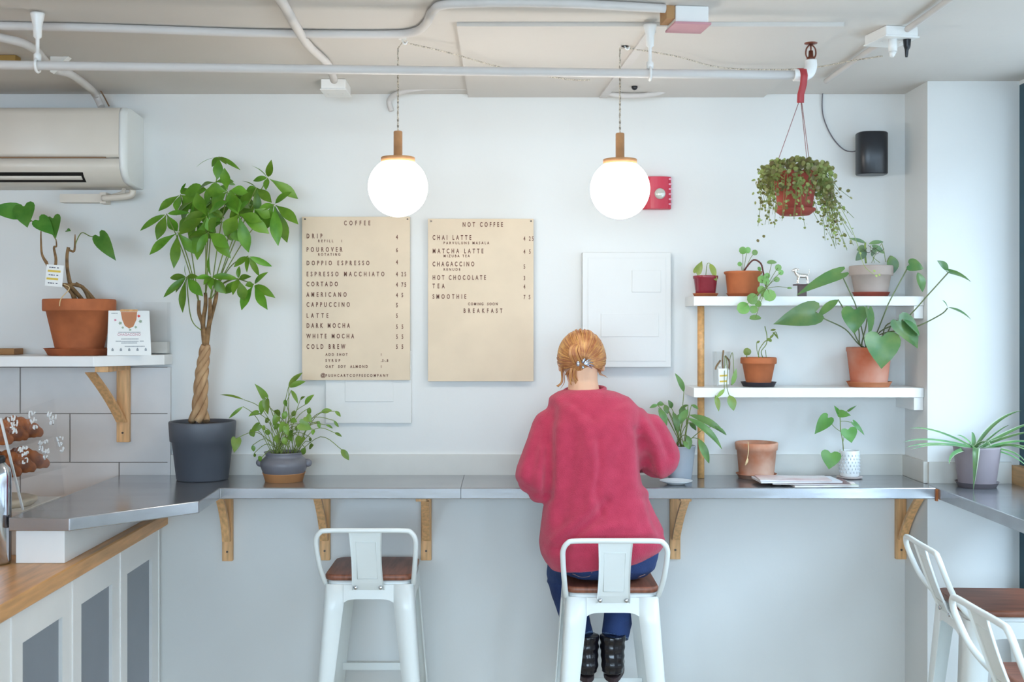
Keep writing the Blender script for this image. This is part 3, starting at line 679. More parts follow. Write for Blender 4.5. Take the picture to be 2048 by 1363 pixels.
for v_, u0, u1 in ((.505, -.5, .5), (.355, -.36, .40), (.305, -.62, -.42), (.30, -.36, .40), (.305, .5, .68), (.265, -.36, .36), (.93, -.85, -.6), (.19, -.2, .7)):
    u = u0
    while u < u1: g.extr(on_card([(u, v_), (u+.045, v_), (u+.045, v_+.020), (u, v_+.020)]), (0, -.0003, 0)); u += .062
for i in range(5):
    u = -.76+i*.38; g.extr(on_card([(u-.05, .10), (u+.05, .10), (u+.05, .14), (u, .17), (u-.05, .14)]), (0, -.0003, 0))
g.build('small_print', mat('print_grey', '#9aa0a4', .6), t)
# clear bin behind it
t = thing('clear_bin', 'clear plastic bin at the end of the left shelf beside the leaflet', 'bin', P(318, 709, -.1))
g = MB(); xa, xb = P(268, 0, -.06).x, P(338, 0, -.03).x
for bx in (((xa, -.046, zs+.0005), (xb, -.043, zs+.19)), ((xa, -.006, zs+.0005), (xb, -.003, zs+.19)), ((xa, -.043, zs+.0005), (xa+.003, -.006, zs+.19)), ((xb-.003, -.043, zs+.0005), (xb, -.006, zs+.19)), ((xa+.003, -.043, zs+.0005), (xb-.003, -.006, zs+.004))): g.box(*bx)
g.build('bin_walls', acr, t)
g = MB(); g.box((xa+.004, -.041, zs+.0045), (xb-.004, -.008, zs+.045)); g.build('paper_stack', mat('paper_stack', '#dedcd6', .8), t)
b = MB(); b.box((P(-40, 0, -.12).x, -.12, zs+.0005), (P(28, 0, -.12).x, -.04, zs+.022)); b.build('wooden_tray', mat('stained_wood2', '#a87a48', .6), label='low wooden tray at the left end of the left shelf', cat='tray', bevel=.002)
# ---------------------------------------------------------------- metal bar stools (built facing +Y, then turned)
def make_stool():
    t = thing('bar_stool', 'x', 'stool', (0, 0, 0), 'white metal bar stools with wooden seats')
    g = MB(); zs_ = .741; hw = .150; rc = .035
    def rrect(h, r, z, n=5):
        out = []
        for cx, cy, a0 in ((h-r, h-r, 0), (-h+r, h-r, pi/2), (-h+r, -h+r, pi), (h-r, -h+r, 3*pi/2)):
            for i in range(n+1):
                a = a0+pi/2*i/n; out.append(Vector((cx+r*cos(a), cy+r*sin(a), z)))
        return out
    g.loft([rrect(hw-.004, rc, zs_), rrect(hw, rc, zs_+.004), rrect(hw, rc, zs_+.016), rrect(hw-.004, rc, zs_+.020)], cap=True); g.build('seat', walnut, t)
    g = MB(); g.loft([rrect(hw-.010, rc, zs_-.0005), rrect(hw-.008, rc, zs_-.010), rrect(hw-.004, rc, zs_-.030)], cap=True); g.build('seat_pan', white_metal, t)
    def corner(z):                                                # outer corner offset at height z
        q = (zs_-.012-z)/(zs_-.012); return .148+.052*q
    for sx in (-1, 1):
        for sy in (-1, 1):
            g = MB(); rings = []
            for i in range(9):
                z = (zs_-.012)*(1-i/8); c = corner(z); wd = .072-.034*(i/8); r = .020; th = .0035
                prof = [(c-wd, c), (c-r, c)]+[(c-r+r*sin(a), c-r+r*cos(a)) for a in (pi/8, pi/4, 3*pi/8)]+[(c, c-r), (c, c-wd), (c-th, c-wd), (c-th, c-r), (c-th-.006, c-th-.006), (c-r, c-th), (c-wd, c-th)]
                rings.append([Vector((sx*x, sy*y, z)) for x, y in prof])
            g.loft(rings, cap=True); g.build('leg', white_metal, t)
    for k in range(4):                                            # aprons with an arched lower edge
        R = Matrix.Rotation(pi/2*k, 4, 'Z'); g = MB(); n = 14; up = []; lo = []
        c = .1485
        for i in range(n+1):
            x = -.084+.168*i/n; zlo = .680+.012*(abs(x)/.084)**6*-1 - .004*0
            up.append(Vector((x, -c-.001, .728))); lo.append(Vector((x, -c-.0045, zlo)))
        g.loft([[R @ a, R @ b_, R @ (b_+Vector((0, .003, 0))), R @ (a+Vector((0, .003, 0)))] for a, b_ in zip(up, lo)], cap=True, smooth=False)
        g.build('apron', white_metal, t)
    for k in range(4):
        z = .36 if k % 2 == 0 else .30
        R = Matrix.Rotation(pi/2*k, 4, 'Z'); g = MB(); c = corner(z)-.008
        g.box((-c+.035, -c-.002, z-.013), (c-.035, -c+.0015, z+.013), R); g.build('crossbar', white_metal, t)
    g = MB()
    pts = [(-.148, -.125, .728), (-.152, -.152, .752), (-.158, -.190, .800), (-.163, -.218, .860), (-.163, -.231, .895), (-.150, -.237, .918), (-.125, -.238, .925), (0, -.240, .926)]
    pts = pts+[(-x, y, z) for x, y, z in pts[::-1][1:]]
    g.tube(pts, .0085, seg=12, n=5); g.build('back_frame', white_metal, t)
    g = MB(); n = 8; rings = []
    for i in range(n+1):
        q = i/n; z = .712+(.920-.712)*q; y = -.156-.082*q**.8; wv = .050+.004*(1-sin(pi*q)); 
        rings.append([Vector((-wv, y-.006, z)), Vector((-wv+.005, y-.0005, z)), Vector((wv-.005, y-.0005, z)), Vector((wv, y-.006, z)), Vector((wv, y-.003, z)), Vector((wv-.005, y+.002, z)), Vector((-wv+.005, y+.002, z)), Vector((-wv, y-.003, z))])
    g.loft(rings, cap=True, smooth=False); g.build('back_splat', white_metal, t)
    g = MB()
    for f_ in (1, .55):
        a = Vector((0, -.2005, .82)); hx, hz = .030*f_+.003, .066*f_+.01*(f_ < 1)
        if f_ < 1: continue
        def sp_(x, z): q = (z-.712)/.208; return Vector((x, -.156-.082*q**.8-.0012, z))
        loop = [(-hx, .82-hz), (hx, .82-hz), (hx, .82+hz), (-hx, .82+hz), (-hx, .82-hz)]
        g.tube([sp_(*p) for p in loop], .0016, seg=6, cat=False)
    g.build('pressed_panel', white_metal, t)
    g = MB()
    for sx in (-1, 1): g.sphere((sx*.042, -.1665, .722), .0075, 12, 8, (1, .6, 1)); 
    g.build('bolt', mat('chrome', '#d5d8dc', .15, metal=1), t)
    g = MB()
    for sx in (-1, 1):
        for sy in (-1, 1): c = corner(0); g.lathe([(.016, .0), (.016, .010)], (sx*(c-.018), sy*(c-.018), 0), 10)
    g.build('foot_cap', mat('rubber_grey', '#55565a', .8), t)
    return t
st = make_stool()
st['label'] = 'empty white metal bar stool tucked under the bar between two brackets'
xs = P(731, 1062, -.45).x
st_pos = (xs, -.215, 0)
dup(st, (.345, -.395, 0), 0, 'white metal bar stool the person in the red sweater sits on')
dup(st, (1.515, -.70, 0), -pi/2-.04, 'white metal bar stool by the window, nearer the pier, facing the window')
dup(st, (1.355, -1.50, 0), -pi/2+.02, 'white metal bar stool nearest the camera, cut off by the bottom right corner')
st.location = st_pos
# ---------------------------------------------------------------- plants
def leafmat(name, c, c2=None, isl=.22, tr=.22, rough=.38): return mat(name, c, rough, var=.12, vscale=18, hex2=c2, island=isl, translucent=tr)
money_m = leafmat('money_tree_leaf', '#4c7d1a', '#6d9a2e', rough=.42)
peace_m = leafmat('soft_green_leaf', '#7a9a3c', '#5f8430')
heart_m = leafmat('heart_leaf_green', '#3f7a28', '#5c9238', isl=.12)
pale_m = leafmat('pale_green_leaf', '#7fae5a', '#5f8f4a')
monst_m = leafmat('dusty_green_leaf', '#4d7a46', '#6d8a4c', isl=.15, rough=.3)
spider_m = leafmat('spider_leaf', '#6f9a5c', '#4f8052', isl=.3)
lily_m = leafmat('lily_leaf', '#6b8f4c', '#4f7840', isl=.2)
basket_m = leafmat('basket_leaf', '#98aa62', '#85784a', isl=.42, tr=.3)
stem_g = mat('green_stem', '#7c8f46', .6, var=.15); stem_b = mat('brown_stem', '#8a6a45', .8, var=.2, vscale=40, bump=.3)

def revolve_pot(t, c, z0, prof, m, name='pot', soil=None, seg=44, label=None, wall=.006, sx=1):
    """prof: outer profile (r, z above z0) bottom to top; an inner wall is added"""
    g = MB(); top_r, top_z = prof[-1]
    inner = [(top_r-wall, top_z), (top_r-wall-.001, top_z-.012), (max(.01, prof[0][0]-wall), .012), (.004, .012)]
    g.lathe([(.004, 0)]+prof+inner, (c.x, c.y, z0), seg, sx=sx); o = g.build(name, m, t, label=label)
    if soil is not None:
        z_ = top_z-soil; r_ = None
        for (ra, za), (rb, zb_) in zip(prof, prof[1:]):
            if za <= z_ <= zb_ and zb_ > za: r_ = ra+(rb-ra)*(z_-za)/(zb_-za)
        r_ = min(r_ or prof[0][0], top_r)-wall-.002
        g = MB(); g.lathe([(.002, z_+.004), (r_*.6, z_+.004), (r_, z_), (r_, z_-.006), (.002, z_-.006)][::-1], (c.x, c.y, z0), 24); g.build('soil', soil_m, t)
    return o
def saucer(t, c, z0, r, h, m, label=None):
    g = MB(); g.lathe([(.003, 0), (r*.86, 0), (r*.98, h), (r, h), (r*.99, h-.001), (r*.96, h-.002), (r*.84, .005), (.003, .005)], (c.x, c.y, z0), 44); return g.build('saucer', m, t, label=label)
def pxr(w, y): return w*(y+D)/F                                    # pixels to metres at depth y
def stems(t, m, lst, name='stem'):
    g = MB()
    for pts, r in lst: g.tube(pts, r, seg=7, n=5)
    return g.build(name, m, t)
TER = lambda R, r, h, rim: [(r, 0), (r+(R*.92-r)*.02, .003), (R*.90, h-rim-.001), (R*.985, h-rim), (R, h-rim+.004), (R, h-.004), (R-.002, h)]

# --- philodendron in a terracotta pot on the left shelf
c = P(159, 700, -.145); t = thing('potted_philodendron', 'terracotta pot with a sparse heart leaved climber and a white tag on the left shelf', 'potted plant', (c.x, c.y, zs))
saucer(t, c, zs+.0005, .121, .024, terra); z0 = zs+.0062; hh_ = P(0, 598, -.16).z-z0
revolve_pot(t, c, z0, TER(.124, .078, hh_, .042), terra, soil=.015)
L3 = lambda lst, y=-.16: [P(a[0], a[1], a[2] if len(a) > 2 else y) for a in lst]
stems(t, stem_b, [(L3([(150, 600, -.15), (142, 575, -.18), (135, 540, -.2), (134, 512, -.2), (137, 494, -.2)]), [.009, .008, .006, .0055, .006]),
  (L3([(165, 600, -.13), (140, 572, -.2), (118, 566, -.22), (100, 540, -.24), (93, 525, -.24)]), [.008, .007, .0055, .005, .005]),
  (L3([(93, 525, -.24), (84, 508, -.24), (82, 480, -.24), (82, 462, -.24)]), [.006, .004, .003, .002]),
  (L3([(108, 545, -.23), (112, 520, -.22), (108, 495, -.22), (113, 492, -.22), (112, 478, -.22)]), [.005, .005, .004, .003, .0015]),
  (L3([(180, 600, -.12), (165, 574, -.14), (140, 568, -.2)]), [.008, .007, .006]), (L3([(190, 601, -.12), (172, 580, -.13), (152, 566, -.16)]), [.006, .006, .005]), (L3([(150, 600, -.2), (142, 585, -.22), (128, 570, -.22)]), [.005, .005, .005]),
  (L3([(136, 498, -.2), (148, 502, -.2), (150, 478, -.2), (150, 468, -.2)]), [.004, .004, .003, .001])], 'woody_stem')
stems(t, stem_g, [(L3([(148, 500, -.2), (154, 480, -.2), (164, 465, -.2), (180, 472, -.22), (198, 475, -.22)]), .0018), (L3([(112, 480, -.22), (104, 467, -.24), (95, 460, -.25)]), .0016),
  (L3([(98, 465, -.24), (80, 450, -.24), (60, 440, -.24)]), .0016), (L3([(62, 443, -.24), (30, 430, -.24), (10, 424, -.24)]), .0016), (L3([(112, 480, -.22), (108, 468, -.22), (108, 455, -.22)]), .0015)], 'green_stem')
g = MB()
for ax, ay, bx, by, w_, y_ in ((48, 412, 55, 455, 46, -.25), (78, 440, 108, 470, 34, -.25), (106, 436, 112, 476, 36, -.24), (199, 472, 232, 521, 33, -.23), (38, 424, -25, 418, 36, -.25), (134, 460, 142, 462, 10, -.2)):
    g.leaf(P(ax, ay, y_), P(bx, by, y_-.02), pxr(w_, y_), 'heart', sag=.06, nrm=(random.uniform(-.25, .25), -1, .3), fold=.12)
g.build('foliage', heart_m, t)
tg = MB(); M_ = Matrix.Translation(P(109, 551, -.255)) @ Matrix.Rotation(.09, 4, 'Y'); tg.box((-.030, -.001, -.037), (.030, .0, .037), M_); tgo = tg.build('plant_tag', card, t, label='white paper tag')
tg = MB(); tg.box((-.024, -.0016, .012), (.020, -.001, .019), M_); tg.box((-.026, -.0016, -.015), (.014, -.001, -.008), M_); tg.build('yellow_band', mat('tag_yellow', '#dfc04a', .6), tgo)
tg = MB(); [tg.box((x_, -.0014, z_), (x_+w2, -.001, z_+.0035), M_) for z_ in (.026, .000, -.028) for x_, w2 in ((-.020, .005), (-.013, .008), (-.003, .004), (.007, .006))]; tg.build('tag_print', mat('tag_ink', '#5a6070', .6), tgo)
tg = MB(); tg.tube(L3([(127, 568, -.25), (139, 576, -.25), (122, 597, -.288), (119, 612, -.291)]), .0018, seg=6); tg.build('tie', mat('raffia', '#d8bd90', .8), t)

# --- money tree
c = P(405, 900, -.128); t = thing('money_tree', 'tall braided trunk plant with fanned leaves in a large dark grey pot', 'potted plant', (c.x, c.y, zt))
pot_grey = mat('grey_plastic_pot', '#555a63', .5, var=.03, vscale=4)
hp = P(0, 842, -.128).z-zt
revolve_pot(t, c, zt+.0007, [(.088, 0), (.0905, .004), (.106, hp-.072), (.113, hp-.069), (.1175, hp-.004), (.116, hp)], pot_grey, soil=.014)
b_ = P(398, 842, -.135); m_ = P(403, 750, -.14); tp = P(411, 690, -.15)
g = MB()
for k in range(4):                                                # braided trunk
    pts = []; rr = []
    for i in range(33):
        q = i/32; base = b_.lerp(m_, q*2) if q < .5 else m_.lerp(tp, q*2-1)
        a = 2*pi*k/4+q*9; R_ = .017-.006*q+.008*max(0, 1-q*7)
        pts.append(base+Vector((cos(a)*R_, sin(a)*R_, 0))); rr.append(.0135-.005*q)
    g.tube(pts, rr, seg=9, cat=False)
trunk_m = mat('braided_bark', '#9a7452', .85, hex2='#c2a078', vscale=30, bump=.5, stretch=(1, 1, .3))
g.build('braided_trunk', trunk_m, t)
ZM = lambda x, y, d=-.2: P(270+x/3.894, 300+y/3.894, d)
hubs = {1: (655, 50, -.22), 2: (720, 320, -.30), 3: (1035, 215, -.16), 4: (945, 290, -.20), 5: (1085, 420, -.24), 6: (355, 345, -.14), 7: (245, 495, -.20), 8: (335, 640, -.30), 9: (555, 515, -.34), 10: (570, 640, -.36), 11: (805, 495, -.33), 12: (882, 825, -.20), 13: (400, 985, -.22), 14: (592, 985, -.34), 15: (805, 1000, -.30), 16: (925, 1045, -.22)}
LV = {1: [(475, 135, 18), (640, 230, 72), (820, 155, 34), (598, 130, 45), (712, 112, 40)],
 2: [(697, 138, 74), (600, 440, 90), (560, 315, 110), (800, 500, 110), (880, 330, 90), (640, 290, 70)],
 3: [(1062, 75, 52), (905, 120, 20), (920, 240, 45), (1270, 380, 78), (1020, 312, 48)],
 4: [(830, 240, 16), (815, 450, 75), (955, 500, 62), (1065, 410, 70), (860, 335, 60)],
 5: [(1222, 325, 60), (1272, 578, 80), (1185, 720, 88), (1115, 745, 90), (995, 632, 90), (955, 480, 60)],
 6: [(183, 476, 62), (398, 255, 22), (325, 480, 65), (560, 308, 110), (500, 460, 120), (420, 300, 60)],
 7: [(40, 628, 48), (170, 700, 75), (330, 632, 75), (430, 490, 40)],
 8: [(113, 815, 74), (302, 922, 74), (465, 808, 76), (545, 470, 92), (430, 520, 70)],
 9: [(340, 660, 95), (485, 855, 105), (725, 400, 74), (610, 640, 80), (480, 330, 100)],
 10: [(745, 842, 84), (735, 760, 96), (640, 520, 70), (415, 680, 60), (480, 800, 60)],
 11: [(885, 797, 92), (700, 670, 108), (1045, 650, 96), (745, 310, 100), (890, 400, 62), (990, 560, 80)],
 12: [(770, 912, 50), (872, 952, 34), (966, 980, 44), (1067, 905, 46)],
 13: [(272, 995, 50), (222, 1147, 50), (372, 1267, 62), (318, 1110, 60), (530, 1137, 78), (393, 885, 22), (500, 990, 40)],
 14: [(580, 818, 40), (468, 1000, 40), (708, 1115, 76), (590, 1085, 50), (785, 990, 50), (535, 1050, 40)],
 15: [(812, 903, 34), (703, 1118, 62), (635, 992, 34), (762, 1128, 52), (850, 1172, 75), (905, 985, 45)],
 16: [(1037, 950, 44), (1092, 1150, 60), (1032, 1242, 70), (830, 1246, 80), (858, 1055, 50)]}
g = MB(); rl = random.Random(5)
for hx, hy, hd in ((450, 400, -.20), (560, 450, -.26), (640, 380, -.2), (760, 420, -.24), (480, 560, -.24), (680, 560, -.26), (830, 330, -.2), (620, 250, -.24), (930, 460, -.28)):
    for q_ in range(5):                                            # inner leaves that fill the crown
        an = rl.uniform(-2.9, .3); ln_ = rl.uniform(120, 190); A = ZM(hx, hy, hd); B = ZM(hx+cos(an)*ln_, hy-sin(an)*ln_*.8+rl.uniform(10, 60), min(-.04, hd+rl.uniform(.02, .10)))
        g.leaf(A, B, pxr(rl.uniform(62, 92)/3.894, hd), 'obov', sag=.07, nrm=(rl.uniform(-.4, .4), -1, rl.uniform(.1, .7)), rows=8)
for k, (hx, hy, hd) in hubs.items():
    for (tx, ty, w_) in LV[k]:
        dv = rl.uniform(-.05, .05)
        A = ZM(hx, hy, hd); B = ZM(tx, ty, min(-.03, hd+dv)); A = A.lerp(B, .05)
        thin = w_ < 30
        g.leaf(A, B, pxr(w_/3.894*1.10, hd), 'obov' if w_ > 60 else 'lance', sag=.07, nrm=(rl.uniform(-.4, .4), -.25 if thin else -1, 1 if thin else rl.uniform(.15, .7)), fold=.20, rows=8)
g.build('foliage', money_m, t)
g = MB(); br = {'a': (398, 600, -.16), 'b': (411, 585, -.19), 'c': (420, 595, -.2), 'd': (432, 570, -.18)}
for k_, (x, y, d) in br.items(): g.tube([tp+Vector((0, 0, -.01)), P(406 if k_ in 'ab' else 418, 650, -.16), P(x, y+25, d), P(x, y, d)], [.011, .008, .007, .006], seg=8)
g.build('branches', stem_b, t)
g = MB()
for k, (hx, hy, hd) in hubs.items():
    key = {6: 'a', 7: 'a', 8: 'a', 13: 'a', 9: 'b', 10: 'b', 1: 'b', 14: 'b', 2: 'c', 11: 'c', 15: 'c', 4: 'd', 5: 'd', 3: 'd', 12: 'd', 16: 'd'}[k]
    s0 = P(*br[key]); s1 = ZM(hx, hy, hd); mid = s0.lerp(s1, .5)+Vector((0, 0, .02 if s1.z > s0.z else .05))
    if k == 13: s0 = P(403, 655, -.16); mid = P(382, 635, -.2)
    g.tube([s0-Vector((0, 0, .01)), mid, s1], .0020, seg=6, n=8)
g.build('leaf_stalks', stem_g, t)

# --- bulbous grey pot with a soft leafy plant
ZB = lambda x, y, d=-.17: P(420+x/5.453, 730+y/5.453, d)
c = P(568, 900, -.175); t = thing('potted_leafy_plant', 'arching leafy plant in a round grey clay pot with side handles on an orange saucer', 'potted plant', (c.x, c.y, zt))
saucer(t, c, zt+.0007, .0755, .030, mat('orange_clay', '#f8ae72', .7, var=.06))
pm = mat('grey_clay_pot', '#75757d', .38, var=.10, vscale=6)
z0 = zt+.0062; kk = pxr(1, -.175)
revolve_pot(t, c, z0, [(.062, 0), (.063, .010), (.074, .028), (.083, .050), (.082, .066), (.069, .077), (.063, .083), (.066, .092), (.070, .097)], pm, soil=.010)
g = MB()
for s_ in (-1, 1): q = Vector((c.x+s_*.083, c.y, z0+.058)); g.sphere(q, .016, 14, 10, (1, .8, .9))
g.build('handle', pm, t)
g = MB(); rb = random.Random(11); base = [Vector((c.x+rb.uniform(-.04, .04), c.y+rb.uniform(-.03, .03), z0+.085)) for _ in range(60)]
PL = [(600, 350, 485, 200, 75, -.18), (570, 540, 620, 360, 0, 0), (590, 410, 560, 540, 95, -.22), (610, 380, 635, 540, 80, -.24), (855, 235, 1010, 80, 60, -.17), (860, 240, 1045, 175, 62, -.20), (885, 270, 960, 420, 42, -.14), (1035, 430, 1138, 320, 58, -.2), (985, 375, 1040, 340, 30, -.2), (820, 370, 835, 450, 48, -.22),
 (370, 375, 110, 322, 26, -.2), (360, 450, 205, 580, 34, -.24), (530, 520, 420, 560, 82, -.22), (540, 650, 440, 730, 75, -.24), (440, 700, 480, 780, 62, -.2), (285, 800, 262, 955, 105, -.26), (465, 870, 478, 940, 42, -.2), (480, 960, 492, 1000, 30, -.2), (560, 665, 600, 700, 50, -.26),
 (1210, 510, 1330, 490, 52, -.2), (1360, 500, 1425, 560, 40, -.22), (1090, 460, 1080, 540, 50, -.14), (1350, 600, 1405, 675, 30, -.2), (1260, 650, 1340, 690, 30, -.24), (1360, 735, 1440, 780, 32, -.2), (1430, 915, 1515, 1035, 66, -.2), (980, 640, 1110, 700, 120, -.26), (1050, 560, 1110, 620, 90, -.26), (1180, 610, 1195, 690, 40, -.2),
 (1000, 790, 960, 905, 115, -.28), (1040, 900, 1010, 975, 62, -.28), (1090, 780, 1095, 830, 30, -.2), (1130, 870, 1080, 910, 55, -.2), (1130, 700, 1120, 760, 42, -.2), (1195, 640, 1160, 620, 40, -.2),
 (740, 560, 690, 660, 80, -.22), (830, 500, 800, 590, 60, -.2), (920, 490, 900, 560, 50, -.14), (880, 590, 950, 620, 60, -.2), (820, 640, 760, 740, 90, -.26), (830, 670, 850, 770, 70, -.28), (760, 560, 730, 480, 50, -.14), (700, 520, 760, 490, 45, -.14), (640, 700, 620, 760, 60, -.22), (900, 700, 880, 790, 60, -.24), (960, 660, 940, 720, 40, -.2), (720, 760, 740, 850, 60, -.26), (800, 780, 830, 870, 60, -.28), (760, 640, 700, 700, 60, -.2), (650, 590, 600, 620, 60, -.2), (860, 760, 900, 830, 50, -.22), (570, 1000, 530, 1040, 60, -.24)]
sg = MB(); i_ = 0
for ax, ay, bx, by, w_, d_ in PL:
    if w_ == 0: continue
    A, B = ZB(ax, ay, d_), ZB(bx, by, d_+rb.uniform(-.02, .02)); g.leaf(A, B, pxr(w_/5.453*1.1, d_), 'lance' if w_ < 70 else 'heart', sag=.09, nrm=(rb.uniform(-.5, .5), -1, rb.uniform(.1, .9)), rows=7)
    s0 = base[i_]; i_ += 1; far = (A-s0).length; mid = s0.lerp(A, .55)+Vector((0, 0, .25*abs(A.x-s0.x)+.01))
    sg.tube([s0-Vector((0, 0, .005)), mid, A], .0013, seg=5)
g.build('foliage', peace_m, t); sg.build('leaf_stalks', stem_g, t)

# --- lily in a grey pot behind the person's elbow, with a white plate
ZL = lambda x, y, d=-.16: P(1280+x/4.267, 720+y/4.267, d)
c = P(1360, 915, -.165); t = thing('potted_lily', 'long leaved plant in a plain grey pot beside the elbow of the person', 'potted plant', (c.x, c.y, zt))
revolve_pot(t, c, zt+.0007, [(.038, 0), (.040, .003), (.054, .118), (.055, .121), (.0545, .124)], mat('light_grey_pot', '#a7aeb6', .5, var=.05), soil=.010)
g = MB(); sg = MB(); PLL = [(375, 270, 298, 110, 46, -.16), (150, 380, 80, 408, 30, -.2), (215, 380, 235, 460, 45, -.2), (270, 410, 240, 340, 42, -.15), (160, 410, 225, 570, 60, -.22), (410, 420, 320, 560, 60, -.2), (420, 465, 735, 640, 66, -.2), (400, 490, 700, 760, 70, -.22), (440, 380, 500, 420, 28, -.16), (500, 670, 590, 880, 62, -.24), (400, 640, 425, 760, 52, -.22), (370, 690, 420, 760, 40, -.25), (420, 530, 480, 600, 40, -.2), (330, 460, 300, 600, 55, -.2), (380, 400, 340, 480, 50, -.16), (200, 370, 140, 380, 40, -.18), (280, 440, 330, 620, 50, -.2), (410, 380, 330, 430, 26, -.15), (640, 560, 740, 640, 22, -.22)]
for ax, ay, bx, by, w_, d_ in PLL:
    A, B = ZL(ax, ay, d_), ZL(bx, by, d_-.01); g.leaf(A, B, pxr(w_/4.267*1.1, d_), 'lance', sag=.12, nrm=(rb.uniform(-.3, .3), -1, rb.uniform(.3, .9)), rows=9)
    s0 = Vector((c.x+rb.uniform(-.02, .02), c.y+rb.uniform(-.02, .02), zt+.112)); sg.tube([s0, s0.lerp(A, .6)+Vector((0, 0, .015)), A], .0014, seg=5)
g.build('foliage', lily_m, t); sg.build('leaf_stalks', stem_g, t)
c = P(1356, 955, -.30); c.y = -.255; t = MB(); t.lathe([(.003, 0), (.030, 0), (.034, .004), (.056, .012), (.057, .0135), (.055, .0135), (.033, .0065), (.003, .0065)], (P(1352, 955, -.262).x, -.262, zt+.0008), 44)
t.build('plate', mat('white_china', '#e9ecec', .15), label='small white plate on the bar beside the elbow of the person', cat='plate')

# --- empty terracotta pot with saucer
c = P(1513, 920, -.095); t = thing('terracotta_pot', 'wide empty terracotta pot with white bloom, standing in its saucer on the bar', 'pot', (c.x, c.y, zt))
saucer(t, c, zt+.0007, .073, .016, terra_pale); revolve_pot(t, c, zt+.0062, [(.060, 0), (.061, .003), (.070, .095), (.074, .096), (.0765, .118), (.0755, .122)], terra_pale, wall=.007)
g = MB(); g.tube([P(1496, 883, -.170), P(1497, 900, -.170), P(1494, 918, -.168), P(1490, 930, -.167)], .0015, seg=6); g.leaf(P(1496, 916, -.171), P(1491, 930, -.171), .008, 'lance'); g.build('dried_sprig', mat('raffia', '#d8bd90', .8), t)

# --- heart leaved cutting in a white patterned cup
c = P(1699, 930, -.10); t = thing('potted_heart_leaf_cutting', 'young heart leaved plant in a white patterned cup on the bar near the magazines', 'potted plant', (c.x, c.y, zt))
g = MB(); g.lathe([(.003, 0), (.040, 0), (.046, .004), (.046, .006), (.038, .005), (.003, .005)], (c.x, c.y, zt+.0007), 36); g.build('saucer', mat('pink_shell', '#cfc0bd', .4), t)
cup = mat('white_china', '#e9ecec', .15); z0 = zt+.0062
o_ = revolve_pot(t, c, z0, [(.031, 0), (.034, .006), (.035, .05), (.035, .093), (.034, .094)], cup, name='cup', soil=.008, wall=.003)
g = MB()
for j in range(18):
    for i in range(6):
        a = 2*pi*(j+.5*(i % 2))/18; q = Vector((c.x+cos(a)*.0352, c.y+sin(a)*.0352, z0+.018+i*.012)); g.sphere(q, .0022, 6, 4, (1, 1, 2))
g.build('relief_pattern', mat('cup_relief', '#c9cfd4', .4), o_)
g = MB(); sg = MB(); zc = z0+.088
ZH = lambda x, y, d=-.16: P(1280+x/4.267, 720+y/4.267, d)
for ax, ay, bx, by, w_, d_ in ((1605, 490, 1490, 630, 120, -.2), (1775, 590, 1805, 705, 145, -.2), (1630, 790, 1612, 930, 175, -.25), (1700, 455, 1800, 470, 70, -.18), (1700, 455, 1655, 385, 40, -.15), (1820, 530, 1915, 640, 48, -.15), (1780, 430, 1850, 385, 20, -.14)):
    g.leaf(ZH(ax, ay, d_), ZH(bx, by, d_-.01), pxr(w_/4.267, d_), 'heart', sag=.06, nrm=(rb.uniform(-.2, .2), -1, .35), fold=.12)
g.build('foliage', leafmat('cutting_leaf', '#5f9440', '#4c8038', isl=.12), t)
s0 = Vector((c.x, c.y, zc))
for pts in ([(1735, 780), (1730, 690), (1712, 590), (1708, 500), (1700, 455)], [(1715, 610), (1660, 570), (1600, 500)], [(1732, 700), (1745, 640), (1775, 600)], [(1740, 770), (1690, 800), (1640, 790)], [(1710, 520), (1760, 520), (1820, 535)], [(1703, 460), (1750, 440), (1790, 428)]):
    sg.tube([ZH(x, y, -.14 if y < 760 else -.105) for x, y in pts], .0018 if len(pts) == 5 else .0011, seg=6)
sg.build('stem', stem_g, t)

# --- spider plant on the window counter
ZS = lambda x, y, d=-.32: P(1780+x/6.489, 800+y/6.489, d)
c = P(1954, 930, -.318); t = thing('potted_spider_plant', 'grey pot with long striped arching leaves on the window counter by the pier', 'potted plant', (c.x, c.y, zt))
pg = mat('mauve_grey_pot', '#8f868c', .55, var=.05)
saucer(t, c, zt+.0007, .071, .018, pg); revolve_pot(t, c, zt+.0062, [(.058, 0), (.060, .004), (.076, .125), (.077, .130), (.076, .132)], pg, soil=.010)
g = MB(); g2 = MB()
SP = [((255, 365, -.40), (560, 320), 36), ((170, 545, -.42), (480, 440), 34), ((205, 615, -.45), (500, 500), 30), ((275, 640, -.45), (560, 520), 30), ((770, 825, -.45), (760, 620), 60), ((1080, 1165, -.405), (1130, 500), 90), ((1705, 135, -.36), (1350, 200), 50), ((1550, 320, -.28), (1400, 370), 26), ((1860, 280, -.38), (1560, 380), 50), ((1870, 400, -.4), (1600, 430), 40), ((1870, 560, -.42), (1640, 480), 40), ((1880, 650, -.40), (1620, 520), 36), ((1770, 820, -.44), (1620, 580), 34), ((1790, 870, -.42), (1560, 640), 26), ((870, 455, -.30), (950, 440), 30), ((1060, 410, -.3), (1090, 450), 60), ((1300, 600, -.42), (1260, 470), 70), ((1850, 700, -.36), (1600, 500), 30)]
